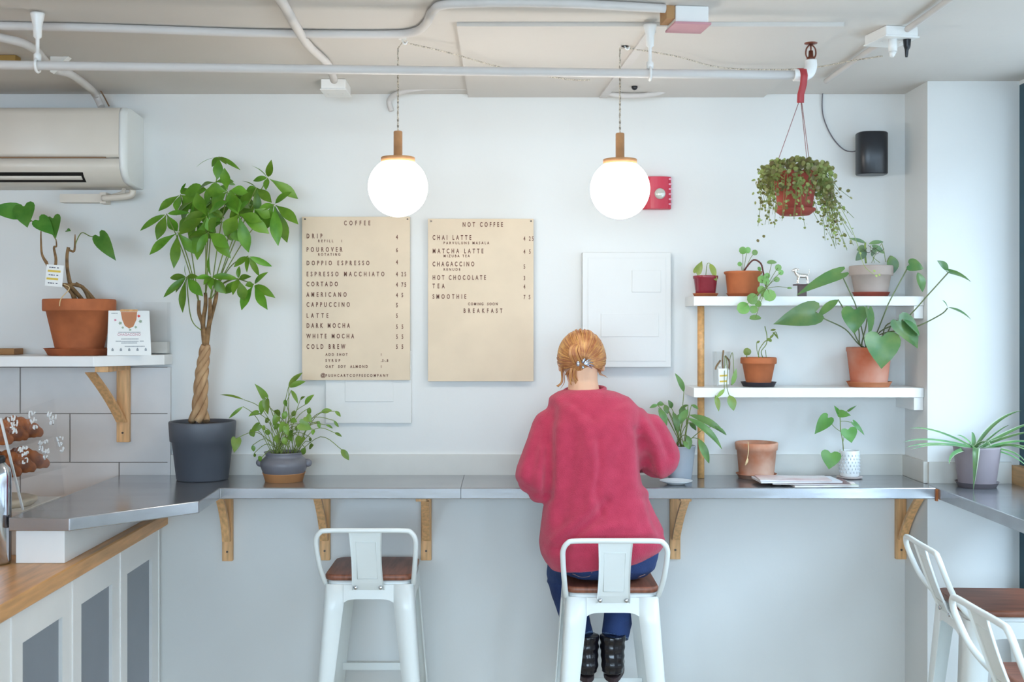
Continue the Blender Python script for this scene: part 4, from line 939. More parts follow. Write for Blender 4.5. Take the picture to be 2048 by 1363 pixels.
for tip, midp, w_ in SP:
    T = ZS(*tip); b0 = Vector((c.x+rb.uniform(-.015, .015), c.y+rb.uniform(-.015, .015), zt+.128)); Mi = ZS(midp[0], midp[1], (tip[2]-.318)/2 if tip[0] != 1080 else -.50)
    rows = 12; left = []; prev = None; rings = []; rings2 = []
    for i in range(rows+1):
        q = i/rows; p = b0*(1-q)**2+Mi*2*q*(1-q)*1.0+T*q*q; tan = ((Mi-b0)*(1-q)+(T-Mi)*q).normalized()
        sd = tan.cross(Vector((0, -.8, .6))).normalized(); up = sd.cross(tan).normalized()
        wv = pxr(w_/6.489, -.35)/2*(min(1, .6+q*2)*(1-q**3)+.04)
        rings.append([p-sd*wv+up*wv*.35, p-sd*wv*.5+up*wv*.1, p, p+sd*wv*.5+up*wv*.1, p+sd*wv+up*wv*.35])
        rings2.append([p-sd*wv*1.02+up*(wv*.35+.0004), p-sd*wv*.72+up*(wv*.22+.0006)])
    g.loft(rings, closed=False); g2.loft(rings2, closed=False)
f_ = g.build('foliage', spider_m, t); g2.build('pale_stripe', leafmat('spider_stripe', '#cfdcc4', '#b4cba6', isl=.1), f_)

# --- upper right shelf pots (z of shelf 1.700)
zu, zl = 1.7005, 1.3795
c = P(1411, 570, -.10); t = thing('potted_cutting', 'small dark red pot with two limp leaves at the left end of the upper shelf', 'potted plant', (c.x, c.y, zu))
saucer(t, c, zu, .046, .012, terra); revolve_pot(t, c, zu+.0055, [(.034, 0), (.035, .002), (.042, .058), (.0445, .059), (.045, .068), (.044, .070)], mat('oxblood_glaze', '#8f2f3c', .18, var=.05), soil=.008)
ZU = lambda x, y, d=-.13: P(1340+x/3.586, 440+y/3.586, d)
g = MB(); 
for ax, ay, bx, by, w_, k_ in ((190, 375, 230, 292, 62, 'heart'), (285, 310, 325, 420, 48, 'lance'), (310, 400, 335, 435, 30, 'lance')): g.leaf(ZU(ax, ay), ZU(bx, by), pxr(w_/3.586, -.13), k_, nrm=(.2, -1, .3))
g.build('foliage', leafmat('yellowing_leaf', '#9aa04a', '#7f9440', isl=.2), t)
stems(t, stem_g, [([Vector((c.x, c.y, zu+.06)), ZU(265, 320, -.12), ZU(285, 308)], .0012), ([Vector((c.x-.02, c.y, zu+.06)), ZU(190, 375)], .0014)])
c = P(1486, 565, -.10); t = thing('potted_pilea', 'terracotta pot on the upper shelf with a looping brown stem and round leaves', 'potted plant', (c.x, c.y, zu))
saucer(t, c, zu, .060, .012, terra); revolve_pot(t, c, zu+.0055, [(.054, 0), (.055, .003), (.062, .073), (.067, .077), (.068, .083), (.066, .085)], terra, soil=.008)
g = MB(); sg = MB()
for px_a, py_a, w_, k_, d_ in ((522, 218, 56, 0, -.12), (557, 215, 46, 1, -.12), (608, 232, 42, 2, -.12), (500, 315, 34, 0, -.13), (730, 305, 70, 3, -.20), (775, 340, 50, 1, -.2), (795, 375, 40, 2, -.2), (655, 425, 60, 0, -.21), (695, 400, 46, 0, -.21), (765, 425, 42, 0, -.2), (690, 440, 50, 1, -.22), (715, 540, 90, 2, -.23), (525, 632, 95, 0, -.23), (590, 565, 84, 1, -.23), (632, 600, 50, 2, -.23), (612, 703, 84, 3, -.24), (600, 640, 60, 0, -.23), (655, 500, 60, 1, -.22), (675, 530, 50, 0, -.22), (858, 488, 34, 4, -.21), (640, 350, 34, 0, -.15)):
    q = ZU(px_a, py_a, d_); r_ = pxr(w_/3.586, d_)/2; an = rb.uniform(0, 6.28); u = Vector((cos(an), 0, sin(an)))
    nz = (rb.uniform(-.4, .4), -1, rb.uniform(.0, .5)) if k_ < 3 else (.1, -.5, 1)
    if k_ >= 3: u = Vector((1, 0, .1)); 
    g.leaf(q-u*r_, q+u*r_, r_*2, 'round', sag=.04, nrm=nz, fold=.1, rows=8)
    if py_a < 330 and px_a < 620: sg.tube([Vector((c.x, c.y, zu+.078)), q.lerp(Vector((c.x, c.y, zu+.1)), .4), q], .0011, seg=5)
    elif px_a > 500: sg.tube([ZU(690, 490, -.22), q.lerp(ZU(690, 490, -.22), .5)+Vector((0, -.004, .006)), q], .0010, seg=5)
g.build('foliage', leafmat('pilea_leaf', '#6fa050', '#8db86e', isl=.2), t); sg.build('leaf_stalks', stem_g, t)
stems(t, mat('dark_vine', '#5f2f28', .6), [(L3([]) or [Vector((c.x-.01, c.y-.02, zu+.075)), ZU(550, 335, -.14), ZU(600, 285, -.15), ZU(650, 310, -.17), ZU(668, 370, -.19), ZU(690, 480, -.21)], [.003, .003, .003, .003, .0028, .002])], 'looping_stem')
c = P(1742, 560, -.10); t = thing('potted_variegated_plant', 'large pale clay pot on the upper shelf beside the pier with a small veined plant', 'potted plant', (c.x, c.y, zu))
saucer(t, c, zu, .066, .016, mat('red_clay', '#a8503f', .8)); revolve_pot(t, c, zu+.0055, TER(.0765, .056, .105, .035), mat('beige_clay', '#a9998f', .8, hex2='#c0b0a6', vscale=7), soil=.010)
ZV = lambda x, y, d=-.10: P(1640+x/3.586, 440+y/3.586, d)
g = MB()
for ax, ay, bx, by, w_ in ((330, 165, 205, 130, 26), (350, 170, 455, 155, 30), (330, 210, 255, 290, 60), (335, 200, 262, 215, 50), (515, 255, 510, 395, 85), (370, 180, 460, 240, 40), (370, 260, 400, 180, 30)): g.leaf(ZV(ax, ay), ZV(bx, by), pxr(w_/3.586*1.1, -.1), 'lance', nrm=(rb.uniform(-.3, .3), -1, .4))
g.build('foliage', leafmat('veined_leaf', '#5b7a62', '#7f9a5c', isl=.25), t)
stems(t, stem_g, [([ZV(330, 310), ZV(322, 230), ZV(325, 160)], .0035), ([ZV(370, 305), ZV(410, 220), ZV(450, 155)], .0010), ([ZV(470, 300), ZV(460, 230), ZV(445, 170)], .0012), ([ZV(390, 305), ZV(380, 240), ZV(430, 200)], .0010), ([ZV(430, 305), ZV(380, 260), ZV(360, 180)], .0010), ([ZV(480, 300, -.13), ZV(500, 260), ZV(515, 262)], .0016)], 'stem')
g = MB()
for x, y in ((345, 225), (400, 235), (430, 215), (385, 200)):
    g.tube([ZV(x-40, y-20, -.11), ZV(x, y+8, -.11), ZV(x+30, y-10, -.11)], .0008, seg=4)
g.build('wire_support', mat('screw_metal', '#5a5048', .4, metal=.6), t)
# dog figurine on a dark stand
c = P(1604, 575, -.09); t = thing('dog_figurine', 'shiny little standing dog figurine on a dark stand on the upper shelf', 'figurine', (c.x, c.y, zu))
g = MB(); g.box((c.x-.014, c.y-.012, zu), (c.x+.014, c.y+.012, zu+.040)); g.box((c.x-.03, c.y-.013, zu+.040), (c.x+.03, c.y+.013, zu+.045)); g.build('stand', mat('dark_stand', '#5f4a4a', .5), t, bevel=.001)
g = MB(); zb_ = zu+.0455; s_ = Vector((c.x, c.y, zb_))
for x in (-.014, .019):
    for y in (-.007, .007): g.tube([s_+Vector((x+(.002 if x > 0 else -.001), y, 0)), s_+Vector((x, y, .016)), s_+Vector((x*.9, y*.7, .028))], [.0035, .0032, .005], seg=8)
g.tube([s_+Vector((.020, 0, .030)), s_+Vector((.008, 0, .030)), s_+Vector((-.008, 0, .031)), s_+Vector((-.018, 0, .036)), s_+Vector((-.024, 0, .048))], [.008, .0085, .009, .008, .006], seg=12)
g.tube([s_+Vector((-.020, 0, .052)), s_+Vector((-.028, 0, .050)), s_+Vector((-.037, 0, .046))], [.0075, .0062, .0032], seg=10)
g.tube([s_+Vector((.024, 0, .034)), s_+Vector((.027, 0, .046)), s_+Vector((.024, 0, .056))], [.003, .002, .001], seg=6)
for y in (-.005, .005): g.tube([s_+Vector((-.018, y, .056)), s_+Vector((-.014, y*1.5, .052)), s_+Vector((-.014, y*1.6, .046))], [.002, .003, .0012], seg=6)
fuse(g, 'dog', mat('chromed_dog', '#f3f0ea', .10, metal=.85), t, .0015, 3)

# --- lower right shelf
c = P(1517, 740, -.10); t = thing('potted_sparse_plant', 'small terracotta pot with thin curling stems on a dark saucer, lower shelf', 'potted plant', (c.x, c.y, zl))
saucer(t, c, zl, .064, .016, mat('dark_saucer', '#3f3a42', .5)); revolve_pot(t, c, zl+.0055, TER(.0640, .043, .098, .022), terra, soil=.008)
stems(t, stem_g, [([ZU(640, 985, -.1), ZU(625, 940, -.1), ZU(622, 880, -.11), ZU(635, 872, -.11)], .0012), ([ZU(635, 985, -.1), ZU(640, 930, -.1), ZU(680, 870, -.11), ZU(710, 858, -.12), ZU(755, 800, -.12), ZU(775, 850, -.13)], .0016), ([ZU(665, 985, -.09), ZU(655, 940, -.1), ZU(690, 890, -.1), ZU(695, 830, -.11), ZU(680, 760, -.11)], .0016), ([ZU(550, 985, -.12), ZU(550, 950, -.12)], .0018), ([ZU(690, 985, -.1), ZU(685, 930, -.1)], .0012)])
g = MB()
for ax, ay, bx, by, w_, k_ in ((550, 970, 553, 915, 58, 'round'), (695, 850, 730, 868, 26, 'round'), (620, 880, 645, 866, 16, 'lance'), (720, 790, 760, 785, 16, 'lance'), (735, 800, 775, 850, 14, 'lance'), (715, 845, 745, 820, 16, 'lance')): g.leaf(ZU(ax, ay, -.12), ZU(bx, by, -.12), pxr(w_/3.586, -.12), k_, nrm=(.1, -1, .3))
g.build('foliage', leafmat('olive_leaf', '#85903f', '#6d8038', isl=.15), t)

c = P(1738, 740, -.112); t = thing('potted_monstera', 'terracotta pot on the lower shelf with huge leaves on long stalks reaching past the pier', 'potted plant', (c.x, c.y, zl))
saucer(t, c, zl, .080, .018, mat('orange_terracotta', '#c8703f', .8, hex2='#d3906a', vscale=6)); tp_m = mat('orange_terracotta2', '#bf5f3a', .8, hex2='#d0a08c', vscale=6, bump=.05)
revolve_pot(t, c, zl+.0055, [(.062, 0), (.063, .004), (.0765, .118), (.079, .120), (.079, .133), (.077, .135)], tp_m, soil=.012)
g = MB(); sg = MB(); s0 = Vector((c.x, c.y, zl+.13))
ML = [((440, 830), (440, 1065), 250, -.30, (0, -1, .15), 'heart', [(400, 930, -.14), (420, 870, -.25)]),
 ((250, 640), (245, 815), 175, -.26, (-.4, -1, .15), 'heart', [(290, 900, -.13), (280, 800, -.2)]),
 ((345, 640), (345, 840), 95, -.28, (.8, -1, .1), 'heart', [(300, 900, -.13), (330, 760, -.2)]),
 ((560, 720), (700, 920), 200, -.28, (.3, -1, .4), 'heart', [(430, 900, -.14), (470, 760, -.2)]),
 ((600, 715), (715, 830), 70, -.285, (.6, -.8, .5), 'lance', [(440, 900, -.14), (520, 740, -.22)]),
 ((150, 380), (-170, 540), 95, -.24, (-.3, -.7, .25), 'heart', [(265, 640, -.22), (225, 540, -.225)]),
 ((130, 570), (-20, 700), 62, -.24, (-.3, -.8, .5), 'lance', [(280, 880, -.16), (200, 690, -.215)]),
 ((-30, 660), (-335, 745), 170, -.26, (.1, -1, .25), 'heart', [(280, 890, -.15), (180, 780, -.2), (30, 705, -.24)]),
 ((640, 320), (745, 350), 100, -.22, (.2, -1, .3), 'heart', [(415, 790, -.17), (470, 650, -.225), (510, 560, -.225)]),
 ((700, 375), (735, 515), 70, -.23, (.3, -1, .2), 'lance', None),
 ((925, 370), (1085, 445), 62, -.33, (-.1, -.65, 1), 'heart', [(430, 800, -.15), (610, 710, -.24), (780, 530, -.3)]),
 ((920, 360), (840, 290), 55, -.33, (.2, -1, .3), 'lance', None),
 ((915, 630), (875, 572), 30, -.34, (-.1, -.6, 1), 'lance', [(430, 820, -.15), (670, 770, -.26), (860, 680, -.32)]),
 ((920, 625), (1085, 715), 46, -.34, (.1, -.5, 1), 'lance', None)]
for a_, b_, w_, d_, nv, kd, stl in ML:
    g.leaf(ZV(a_[0], a_[1], d_), ZV(b_[0], b_[1], d_-.01), pxr(w_/3.586, d_)*(1.05), kd, sag=.08, nrm=nv, fold=.16, rows=12)
    if stl is not None:
        sg.tube([s0+Vector((rb.uniform(-.02, .02), rb.uniform(-.02, .02), 0))]+[ZV(*q) for q in stl]+[ZV(a_[0], a_[1], d_)], .0023, seg=7)
g.build('foliage', monst_m, t); sg.build('leaf_stalks', mat('olive_stalk', '#6d7a52', .5), t)

# glass of cuttings with a tag
ZJ = lambda x, y, d=-.12: P(1400+x/8.017, 680+y/8.017, d)
c = P(1443, 740, -.125); t = thing('propagation_glass', 'clear glass of cuttings with a white tag, lower shelf beside the pole', 'glass', (c.x, c.y, zl))
g = MB(); g.lathe([(.003, 0), (.027, 0), (.029, .003), (.0325, .125), (.0310, .125), (.0275, .006), (.003, .006)], (c.x, c.y, zl), 36); g.build('drinking_glass', glassmat('drinking_glass_clear', '#fdfefe', .05), t)
g = MB(); M_ = Matrix.Translation(ZJ(375, 590, -.176)) @ Matrix.Rotation(-.04, 4, 'Y')
g.box((-.017, -.001, -.026), (.019, 0, .030), M_); tgo = g.build('plant_tag', card, t, label='white paper tag')
g = MB(); g.box((-.013, -.0016, .002), (.013, -.001, .008), M_); g.box((-.014, -.0016, -.018), (.012, -.001, -.012), M_); g.build('yellow_band', mat('tag_yellow', '#dfc04a', .6), tgo)
stems(t, stem_b, [([ZJ(370, 480, -.12), ZJ(360, 320, -.12), ZJ(375, 160, -.12)], .003), ([ZJ(250, 470, -.12), ZJ(260, 420, -.12), ZJ(330, 320, -.12)], .0035), ([ZJ(460, 470, -.12), ZJ(470, 340, -.12), ZJ(400, 250, -.12)], .003)], 'cutting_stem')
stems(t, stem_g, [([ZJ(470, 330, -.12), ZJ(520, 200, -.15), ZJ(540, 500, -.18), ZJ(500, 720, -.2)], .0012), ([ZJ(420, 250, -.13), ZJ(440, 500, -.19), ZJ(430, 740, -.203), ZJ(470, 890, -.205)], .0012), ([ZJ(400, 250, -.13), ZJ(390, 600, -.195), ZJ(390, 790, -.203)], .0012)])
g = MB()
for ax, ay, bx, by, w_ in ((510, 720, 580, 450, 78), (395, 785, 250, 930, 60), (250, 880, 300, 1140, 90), (470, 880, 540, 1130, 150)): g.leaf(ZJ(ax, ay, -.205), ZJ(bx, by, -.215), pxr(w_/8.017, -.2), 'lance', nrm=(.1, -1, .2))
g.build('foliage', leafmat('cutting_leaf2', '#8aa348', '#7fae6a', isl=.2), t)
# ---------------------------------------------------------------- hanging basket on the pipe
hb = P(1598, 385, -1.0); t = thing('hanging_basket', 'red clay pot of trailing small leaved plant hanging from the pipe by a red strap', 'hanging plant', (hb.x, hb.y, hb.z-.04))
rim_z = P(0, 345, -1.0).z; pb_z = P(0, 430, -1.0).z
q = Cz(1603, 150, zp); hx = q.x; hy = q.y
hb = Vector((P(1590, 0, hy).x, hy, 0)); rim_z = EZ-(345-CY)*(hy+D)/F; pb_z = EZ-(430-CY)*(hy+D)/F
Y = lambda px, py, d=0: P(px, py, hy+d)
red_clay = mat('red_hanging_pot', '#a5473a', .7, var=.1)
g = MB(); hp_ = rim_z-pb_z
g.lathe([(.003, 0), (.040, 0), (.056, .012), (.057, .018), (.045, .015), (.047, .018), (.060, hp_-.016), (.064, hp_-.015), (.064, hp_), (.059, hp_), (.057, hp_-.02), (.003, hp_-.02)], (hb.x, hb.y, pb_z), 36); g.build('pot', red_clay, t)
g = MB(); sx0 = hx
pts = [Vector((sx0-.003, hy+.020, zp-.004)), Vector((sx0-.003, hy+.014, zp+.012)), Vector((sx0-.002, hy, zp+.0175)), Vector((sx0+.001, hy-.014, zp+.012)), Vector((sx0+.003, hy-.018, zp-.005)), Vector((sx0+.002, hy-.012, zp-.03)), Vector((sx0-.003, hy-.004, zp-.055)), Vector((sx0-.003, hy, zp-.078))]
n_ = []
for i in range(len(pts)-1):
    for k in range(4): n_.append(pts[i].lerp(pts[i+1], k/4))
n_.append(pts[-1]); rings = []
for i, p in enumerate(n_):
    tn = (n_[min(i+1, len(n_)-1)]-n_[max(i-1, 0)]).normalized(); sd = Vector((1, 0, 0)); nn = tn.cross(sd).normalized(); h_ = .0095; w3 = .0018
    rings.append([p-sd*h_-nn*w3, p+sd*h_-nn*w3, p+sd*h_+nn*w3, p-sd*h_+nn*w3])
g.loft(rings, cap=True); g.build('hanging_strap', mat('red_strap', '#b23b40', .45), t)
g = MB(); top = n_[-1]+Vector((0, 0, .004))
for a, rr_ in ((2.75, .060), (-1.2, .060), (.5, .060)):
    g.tube([top+Vector((cos(a)*.004, 0, 0)), Vector((hb.x+cos(a)*rr_, hb.y+sin(a)*rr_, rim_z))], .0011, seg=5, cat=False)
g.build('hanger_wire', mat('rose_wire', '#9a6a68', .5), t)
rh = random.Random(21); g = MB(); g3 = MB()
def small_leaf(p, s_):
    u = Vector((rh.gauss(0, 1), rh.gauss(0, 1), rh.gauss(0, 1)-.3)).normalized()
    g.leaf(p, p+u*s_, s_*.85, 'round', sag=.05, nrm=(rh.uniform(-.6, .6), -1, rh.uniform(-.2, .9)), fold=.12, rows=4)
top_c = Vector((hb.x, hb.y, rim_z))
for _ in range(520):                                              # dome above and around the rim
    a = rh.uniform(0, 2*pi); e = rh.uniform(-.35, 1.0)
    R_ = .110*rh.uniform(.55, 1.0); p = top_c+Vector((cos(a)*R_*max(.3, cos(e)), sin(a)*R_*max(.3, cos(e)), .042*sin(e*1.4)-.012-.06*max(0, -e)))
    small_leaf(p, rh.uniform(.011, .018))
for k in range(78):                                               # trailing strands
    a = rh.uniform(0, 2*pi); wide = .098*rh.uniform(.75, 1.0); right = cos(a) > .2
    Ln = rh.uniform(.04, .17)*(1.25 if right else .85); drift = Vector(((.060 if right else -.012)*rh.random(), rh.uniform(-.02, .02), 0))
    p0 = top_c+Vector((cos(a)*.055, sin(a)*.055, .004)); p1 = top_c+Vector((cos(a)*wide, sin(a)*wide, -.015)); p2 = p1+Vector((0, 0, -Ln*.5))+drift*.5; p3 = p1+Vector((0, 0, -Ln))+drift*1.4
    g3.tube([p0, p1, p2, p3], .0007, seg=4, n=4)
    m = int(Ln/.0085)
    for i in range(m):
        q_ = (i+rh.random())/m; p = p1.lerp(p2, q_*2) if q_ < .5 else p2.lerp(p3, q_*2-1)
        if rh.random() < 1-.45*q_: small_leaf(p+Vector((rh.gauss(0, .006), rh.gauss(0, .006), 0)), rh.uniform(.009, .016)*(1-.35*q_))
for px, py in ((1510, 402), (1514, 478), (1530, 470), (1655, 440), (1690, 445), (1700, 480), (1525, 440)): small_leaf(Y(px, py, .03), .01)
g.build('foliage', basket_m, t); g3.build('trailing_stems', stem_g, t)
g = MB(); g.tube([Y(1668, 395, .02), Y(1690, 430, .02), Y(1712, 480, .02), Y(1728, 530, .02), Y(1748, 548, .02)], .0008, seg=4)
for px, py in ((1752, 550), (1758, 548), (1748, 540), (1720, 505)): g.leaf(Y(px-2, py, .02), Y(px+3, py+3, .02), .007, 'round', rows=4)
g.build('long_tendril', leafmat('tendril_green', '#b7c070', '#a3b860', isl=.1), t)

# ---------------------------------------------------------------- magazines on the bar
def mag(name, x0, y0, x1, y1, z, th_, rot, c, label, cover):
    M_ = Matrix.Translation(((x0+x1)/2, (y0+y1)/2, z)) @ Matrix.Rotation(rot, 4, 'Z'); hx_, hy_ = (x1-x0)/2, (y1-y0)/2
    t = thing(name, label, 'magazine', ((x0+x1)/2, (y0+y1)/2, z), 'magazines on the bar')
    g = MB(); g.box((-hx_, -hy_, .0005), (hx_, hy_, th_-.0005), M_); g.build('pages', mat('page_edge', '#dcd9d4', .7, var=.08, vscale=300, stretch=(.02, .02, 1)), t)
    g = MB(); g.box((-hx_-.001, -hy_-.001, th_-.0004), (hx_+.001, hy_+.001, th_+.0004), M_); g.box((-hx_-.001, -hy_-.001, 0), (hx_+.001, hy_+.001, .0004), M_); g.build('cover', cover, t, label=c)
    return t
zz = zt+.0008
cov = [mat('cover_photo', '#8a7f9a', .3, hex2='#c9d4b4', vscale=12), mat('cover_rose', '#c9a9a4', .3, hex2='#e2dedc', vscale=8), mat('cover_white', '#e6e5e6', .3, hex2='#c9a2a0', vscale=7), mat('cover_brown', '#6d3f3a', .35, var=.2), mat('cover_pale', '#dfe2ea', .3)]
def X_(px, y): return P(px, 0, y).x
mag('magazine', X_(1575, -.26), -.338, X_(1702, -.26), -.178, zz, .006, .05, 'multicoloured cover', 'magazine at the bottom of the pile on the bar, its coloured edge facing out', cov[0])
mag('magazine', X_(1540, -.25), -.330, X_(1690, -.25), -.182, zz+.0068, .004, -.09, 'brown cover', 'brown covered magazine second from the bottom of the pile on the bar', cov[3])
mag('magazine', X_(1508, -.22), -.318, X_(1668, -.22), -.184, zz+.0116, .005, .03, 'pale cover', 'thick white edged magazine, second from the top of the pile on the bar', cov[4])
mag('magazine', X_(1512, -.22), -.312, X_(1650, -.22), -.186, zz+.0174, .003, -.06, 'rose and white cover', 'topmost rose and white magazine of the pile on the bar', cov[2])
# small shell
g = MB(); sc_ = P(1693, 966, -.30); g.sphere(Vector((1.185, -.285, zt+.0068)), .011, 16, 8, (1.3, 1, .5), fn=lambda d: 1+.06*sin(9*math.atan2(d.y, d.x))); g.build('shell', mat('pink_shell', '#cfc0bd', .4), label='tiny pinkish shell on the bar right of the magazines', cat='shell')
# ---------------------------------------------------------------- the seated person
from mathutils import noise as mnoise
from mathutils.bvhtree import BVHTree
def sm(x): x = max(0, min(1, x)); return x*x*(3-2*x)
person = thing('person', 'person seen from behind in a loose red sweater and blue jeans, seated at the bar', 'person', (.336, -.43, .762))
skin = mat('skin', '#e3b596', .5, var=.04, vscale=12); skin.node_tree.nodes['Principled BSDF'].inputs['Subsurface Weight'].default_value = .12
skin.node_tree.nodes['Principled BSDF'].inputs['Subsurface Radius'].default_value = (.02, .008, .004)
def limb(g, pts, r, seg=16): g.tube(pts, r, seg=seg, n=6)
HC = Vector((.256, -.372, 1.494)); HR = Matrix.Rotation(-.50, 4, 'X')     # head centre, tilted forward (chin towards the bar)
def HP(x, y, z): return HC+(HR @ Vector((x, y, z)))
g = MB()
g.sphere(HC, .0745, 28, 20, (.93, 1.16, 1.14), M=HR.to_3x3())                # skull
g.sphere(HP(0, .022, -.055), .056, 22, 14, (.92, 1.0, 1.0), M=HR.to_3x3())   # jaw and cheeks
g.tube([HP(0, .010, -.050), HP(0, .045, -.066), HP(0, .070, -.086)], [.052, .042, .024], seg=18); g.sphere(HP(0, .045, -.030), .050, 20, 14); g.sphere(HP(0, .084, .018), .030, 16, 10, (1.6, .5, .6), M=HR.to_3x3())
g.tube([HP(0, .082, .012), HP(0, .097, -.014), HP(0, .108, -.030), HP(0, .094, -.042)], [.008, .009, .012, .008], seg=10)
for s_ in (-1, 1):
    g.sphere(HP(s_*.011, .096, -.036), .0075, 10, 6); g.sphere(HP(s_*.031, .074, -.028), .018, 12, 8)
    g.sphere(HP(s_*.029, .082, .004), .0125, 12, 8, (1.2, .7, .7))
    g.sphere(HP(s_*.073, .004, -.022), .019, 14, 10, (.35, .75, 1.25), M=HR.to_3x3()); g.sphere(HP(s_*.071, .010, -.044), .008, 10, 6)
g.tube([HP(-.024, .080, -.063), HP(-.010, .091, -.060), HP(0, .092, -.061), HP(.010, .091, -.060), HP(.024, .080, -.063)], [.003, .0055, .005, .0055, .003], seg=8)
g.tube([HP(-.020, .080, -.069), HP(0, .091, -.071), HP(.020, .080, -.069)], [.003, .007, .003], seg=8)
limb(g, [HP(0, -.022, -.040), Vector((.259, -.405, 1.415)), Vector((.262, -.41, 1.37)), Vector((.27, -.41, 1.32))], [.052, .049, .054, .078])
# trunk under the clothes
rings = []
for z, rx, ry, x, y in ((.80, .13, .09, .335, -.43), (.95, .115, .08, .33, -.43), (1.1, .12, .08, .31, -.425), (1.25, .14, .082, .29, -.415), (1.335, .12, .065, .28, -.41), (1.375, .05, .045, .265, -.408)):
    rings.append([Vector((x+rx*cos(2*pi*j/24), y+ry*sin(2*pi*j/24), z)) for j in range(24)])
g.loft(rings, cap=True)
EL, WL = Vector((.107, -.436, 1.105)), Vector((.215, -.205, 1.098)); ER, WR = Vector((.515, -.360, 1.160)), Vector((.385, -.165, 1.098))
SL, SR = Vector((.185, -.41, 1.275)), Vector((.375, -.41, 1.275))
limb(g, [SL, SL.lerp(EL, .5)+Vector((-.008, 0, 0)), EL], [.046, .040, .030]); limb(g, [EL, EL.lerp(WL, .45)+Vector((0, 0, .006)), WL], [.030, .030, .024])
limb(g, [SR, SR.lerp(ER, .5)+Vector((.008, 0, 0)), ER], [.046, .040, .030]); limb(g, [ER, ER.lerp(WR, .45)+Vector((0, 0, .006)), WR], [.030, .030, .024])
def hand(W, fw, sd):                                                # W wrist, fw finger direction, sd towards the thumb; palm down on the bar
    fw = fw.normalized(); sd = sd.normalized(); dz = Vector((0, 0, -1))
    g.tube([W, W+fw*.03+dz*.010, W+fw*.07+dz*.014, W+fw*.092+dz*.013], [.024, .026, .028, .020], seg=14)
    g.tube([W+fw*.04+dz*.014+sd*.02, W+fw*.085+dz*.015+sd*.022, W+fw*.088+dz*.016-sd*.024, W+fw*.04+dz*.012-sd*.02], .0115, seg=10)
    for k, (o_, ln) in enumerate(((.027, .068), (.0095, .076), (-.009, .070), (-.027, .054))):
        b0 = W+fw*(.086-.004*abs(k-1))+sd*o_+dz*.010; sp_ = sd*(o_*.25)
        g.tube([b0, b0+fw*ln*.42+sp_*.5+Vector((0, 0, .006)), b0+fw*ln*.76+sp_+dz*.006, b0+fw*ln*.95+sp_+dz*.017], [.0092, .0086, .0078, .0066], seg=10)
    t0 = W+fw*.025+sd*.022+dz*.010; g.tube([t0, t0+fw*.024+sd*.022+dz*.004, t0+fw*.05+sd*.030+dz*.008, t0+fw*.068+sd*.026+dz*.011], [.0125, .0108, .0095, .0075], seg=10)
hand(WL, Vector((.55, .5, -.05)), Vector((.5, -.55, 0))); hand(WR, Vector((-.75, .10, -.05)), Vector((-.1, -.75, 0)))
# legs
HL, HRr = Vector((.262, -.42, .852)), Vector((.415, -.42, .852)); KL, KR = Vector((.203, -.12, .705)), Vector((.425, -.12, .712)); AL, AR = Vector((.282, -.245, .455)), Vector((.372, -.245, .455))
for h_, k_, a_ in ((HL, KL, AL), (HRr, KR, AR)):
    limb(g, [h_, h_.lerp(k_, .45)+Vector((0, 0, .052)), k_], [.070, .058, .042]); limb(g, [k_, k_.lerp(a_, .35)+Vector((0, -.012, 0)), k_.lerp(a_, .7), a_, a_+Vector((0, .02, -.035)), a_+Vector((0, .10, -.040))], [.042, .036, .028, .026, .024, .020])
fuse(g, 'body', skin, person, .0042, 5)

# jeans
jeans_m = mat('blue_denim', '#2a4275', .85, hex2='#203462', vscale=14, bump=.35, bscale=260)
g = MB()
rings = []
for z, rx, ry in ((.775, .128, .085), (.80, .158, .112), (.85, .172, .124), (.90, .165, .118), (.96, .145, .105), (1.0, .135, .10)):
    rings.append([Vector((.336+rx*cos(2*pi*j/28), -.435+ry*sin(2*pi*j/28), z)) for j in range(28)])
g.loft(rings, cap=True)
for h_, k_, a_, zc_ in ((HL, KL, AL, .515), (HRr, KR, AR, .515)):
    limb(g, [h_+Vector((0, -.03, 0)), h_.lerp(k_, .45)+Vector((0, 0, .052)), k_], [.088, .074, .058]); q = (k_.z-zc_)/(k_.z-a_.z); e_ = k_.lerp(a_, q)
    limb(g, [k_, k_.lerp(e_, .5)+Vector((0, -.012, 0)), e_], [.058, .053, .0475])
def jn(p): return .0025*mnoise.noise(p*18)+.0012*mnoise.noise(p*50)
jo = fuse(g, 'jeans', jeans_m, person, .005, 3, jn)
# turned-up hem bands
for k_, a_ in ((KL, AL), (KR, AR)):
    q = (k_.z-.522)/(k_.z-a_.z); e_ = k_.lerp(a_, q); dr = (a_-k_).normalized(); g = MB(); g.tube([e_, e_+dr*.012], .0465, seg=24, cat=False)
    g.build('jeans_cuff', mat('pale_denim', '#56719c', .85, bump=.3, bscale=200), jo)
def bvh_of(o):
    off = ORG[o.name] if o.parent is None else ORG[o.parent.name]
    return BVHTree.FromPolygons([v.co+off for v in o.data.vertices], [list(p.vertices) for p in o.data.polygons])
jb = bvh_of(jo); CAMP = Vector((0, -D, EZ))
def proj(bv, px, py, lift=.0008):
    d = Vector(((px-CX)/F, 1, -(py-CY)/F)).normalized(); h = bv.ray_cast(CAMP, d)
    return h[0]-d*lift if h[0] else None
g = MB()
for ln in ([(1126, 1148), (1145, 1147), (1160, 1153), (1171, 1161), (1178, 1152), (1184, 1143)], [(1258, 1150), (1266, 1161), (1276, 1154), (1290, 1148), (1304, 1147)], [(1171, 1161), (1176, 1172)], [(1222, 1128), (1222, 1160)]):
    q = [proj(jb, *p) for p in ln]; q = [p for p in q if p]
    if len(q) > 1: g.tube(q, .0010, seg=5)
g.build('stitching', mat('jeans_thread', '#9a7c78', .8), jo)

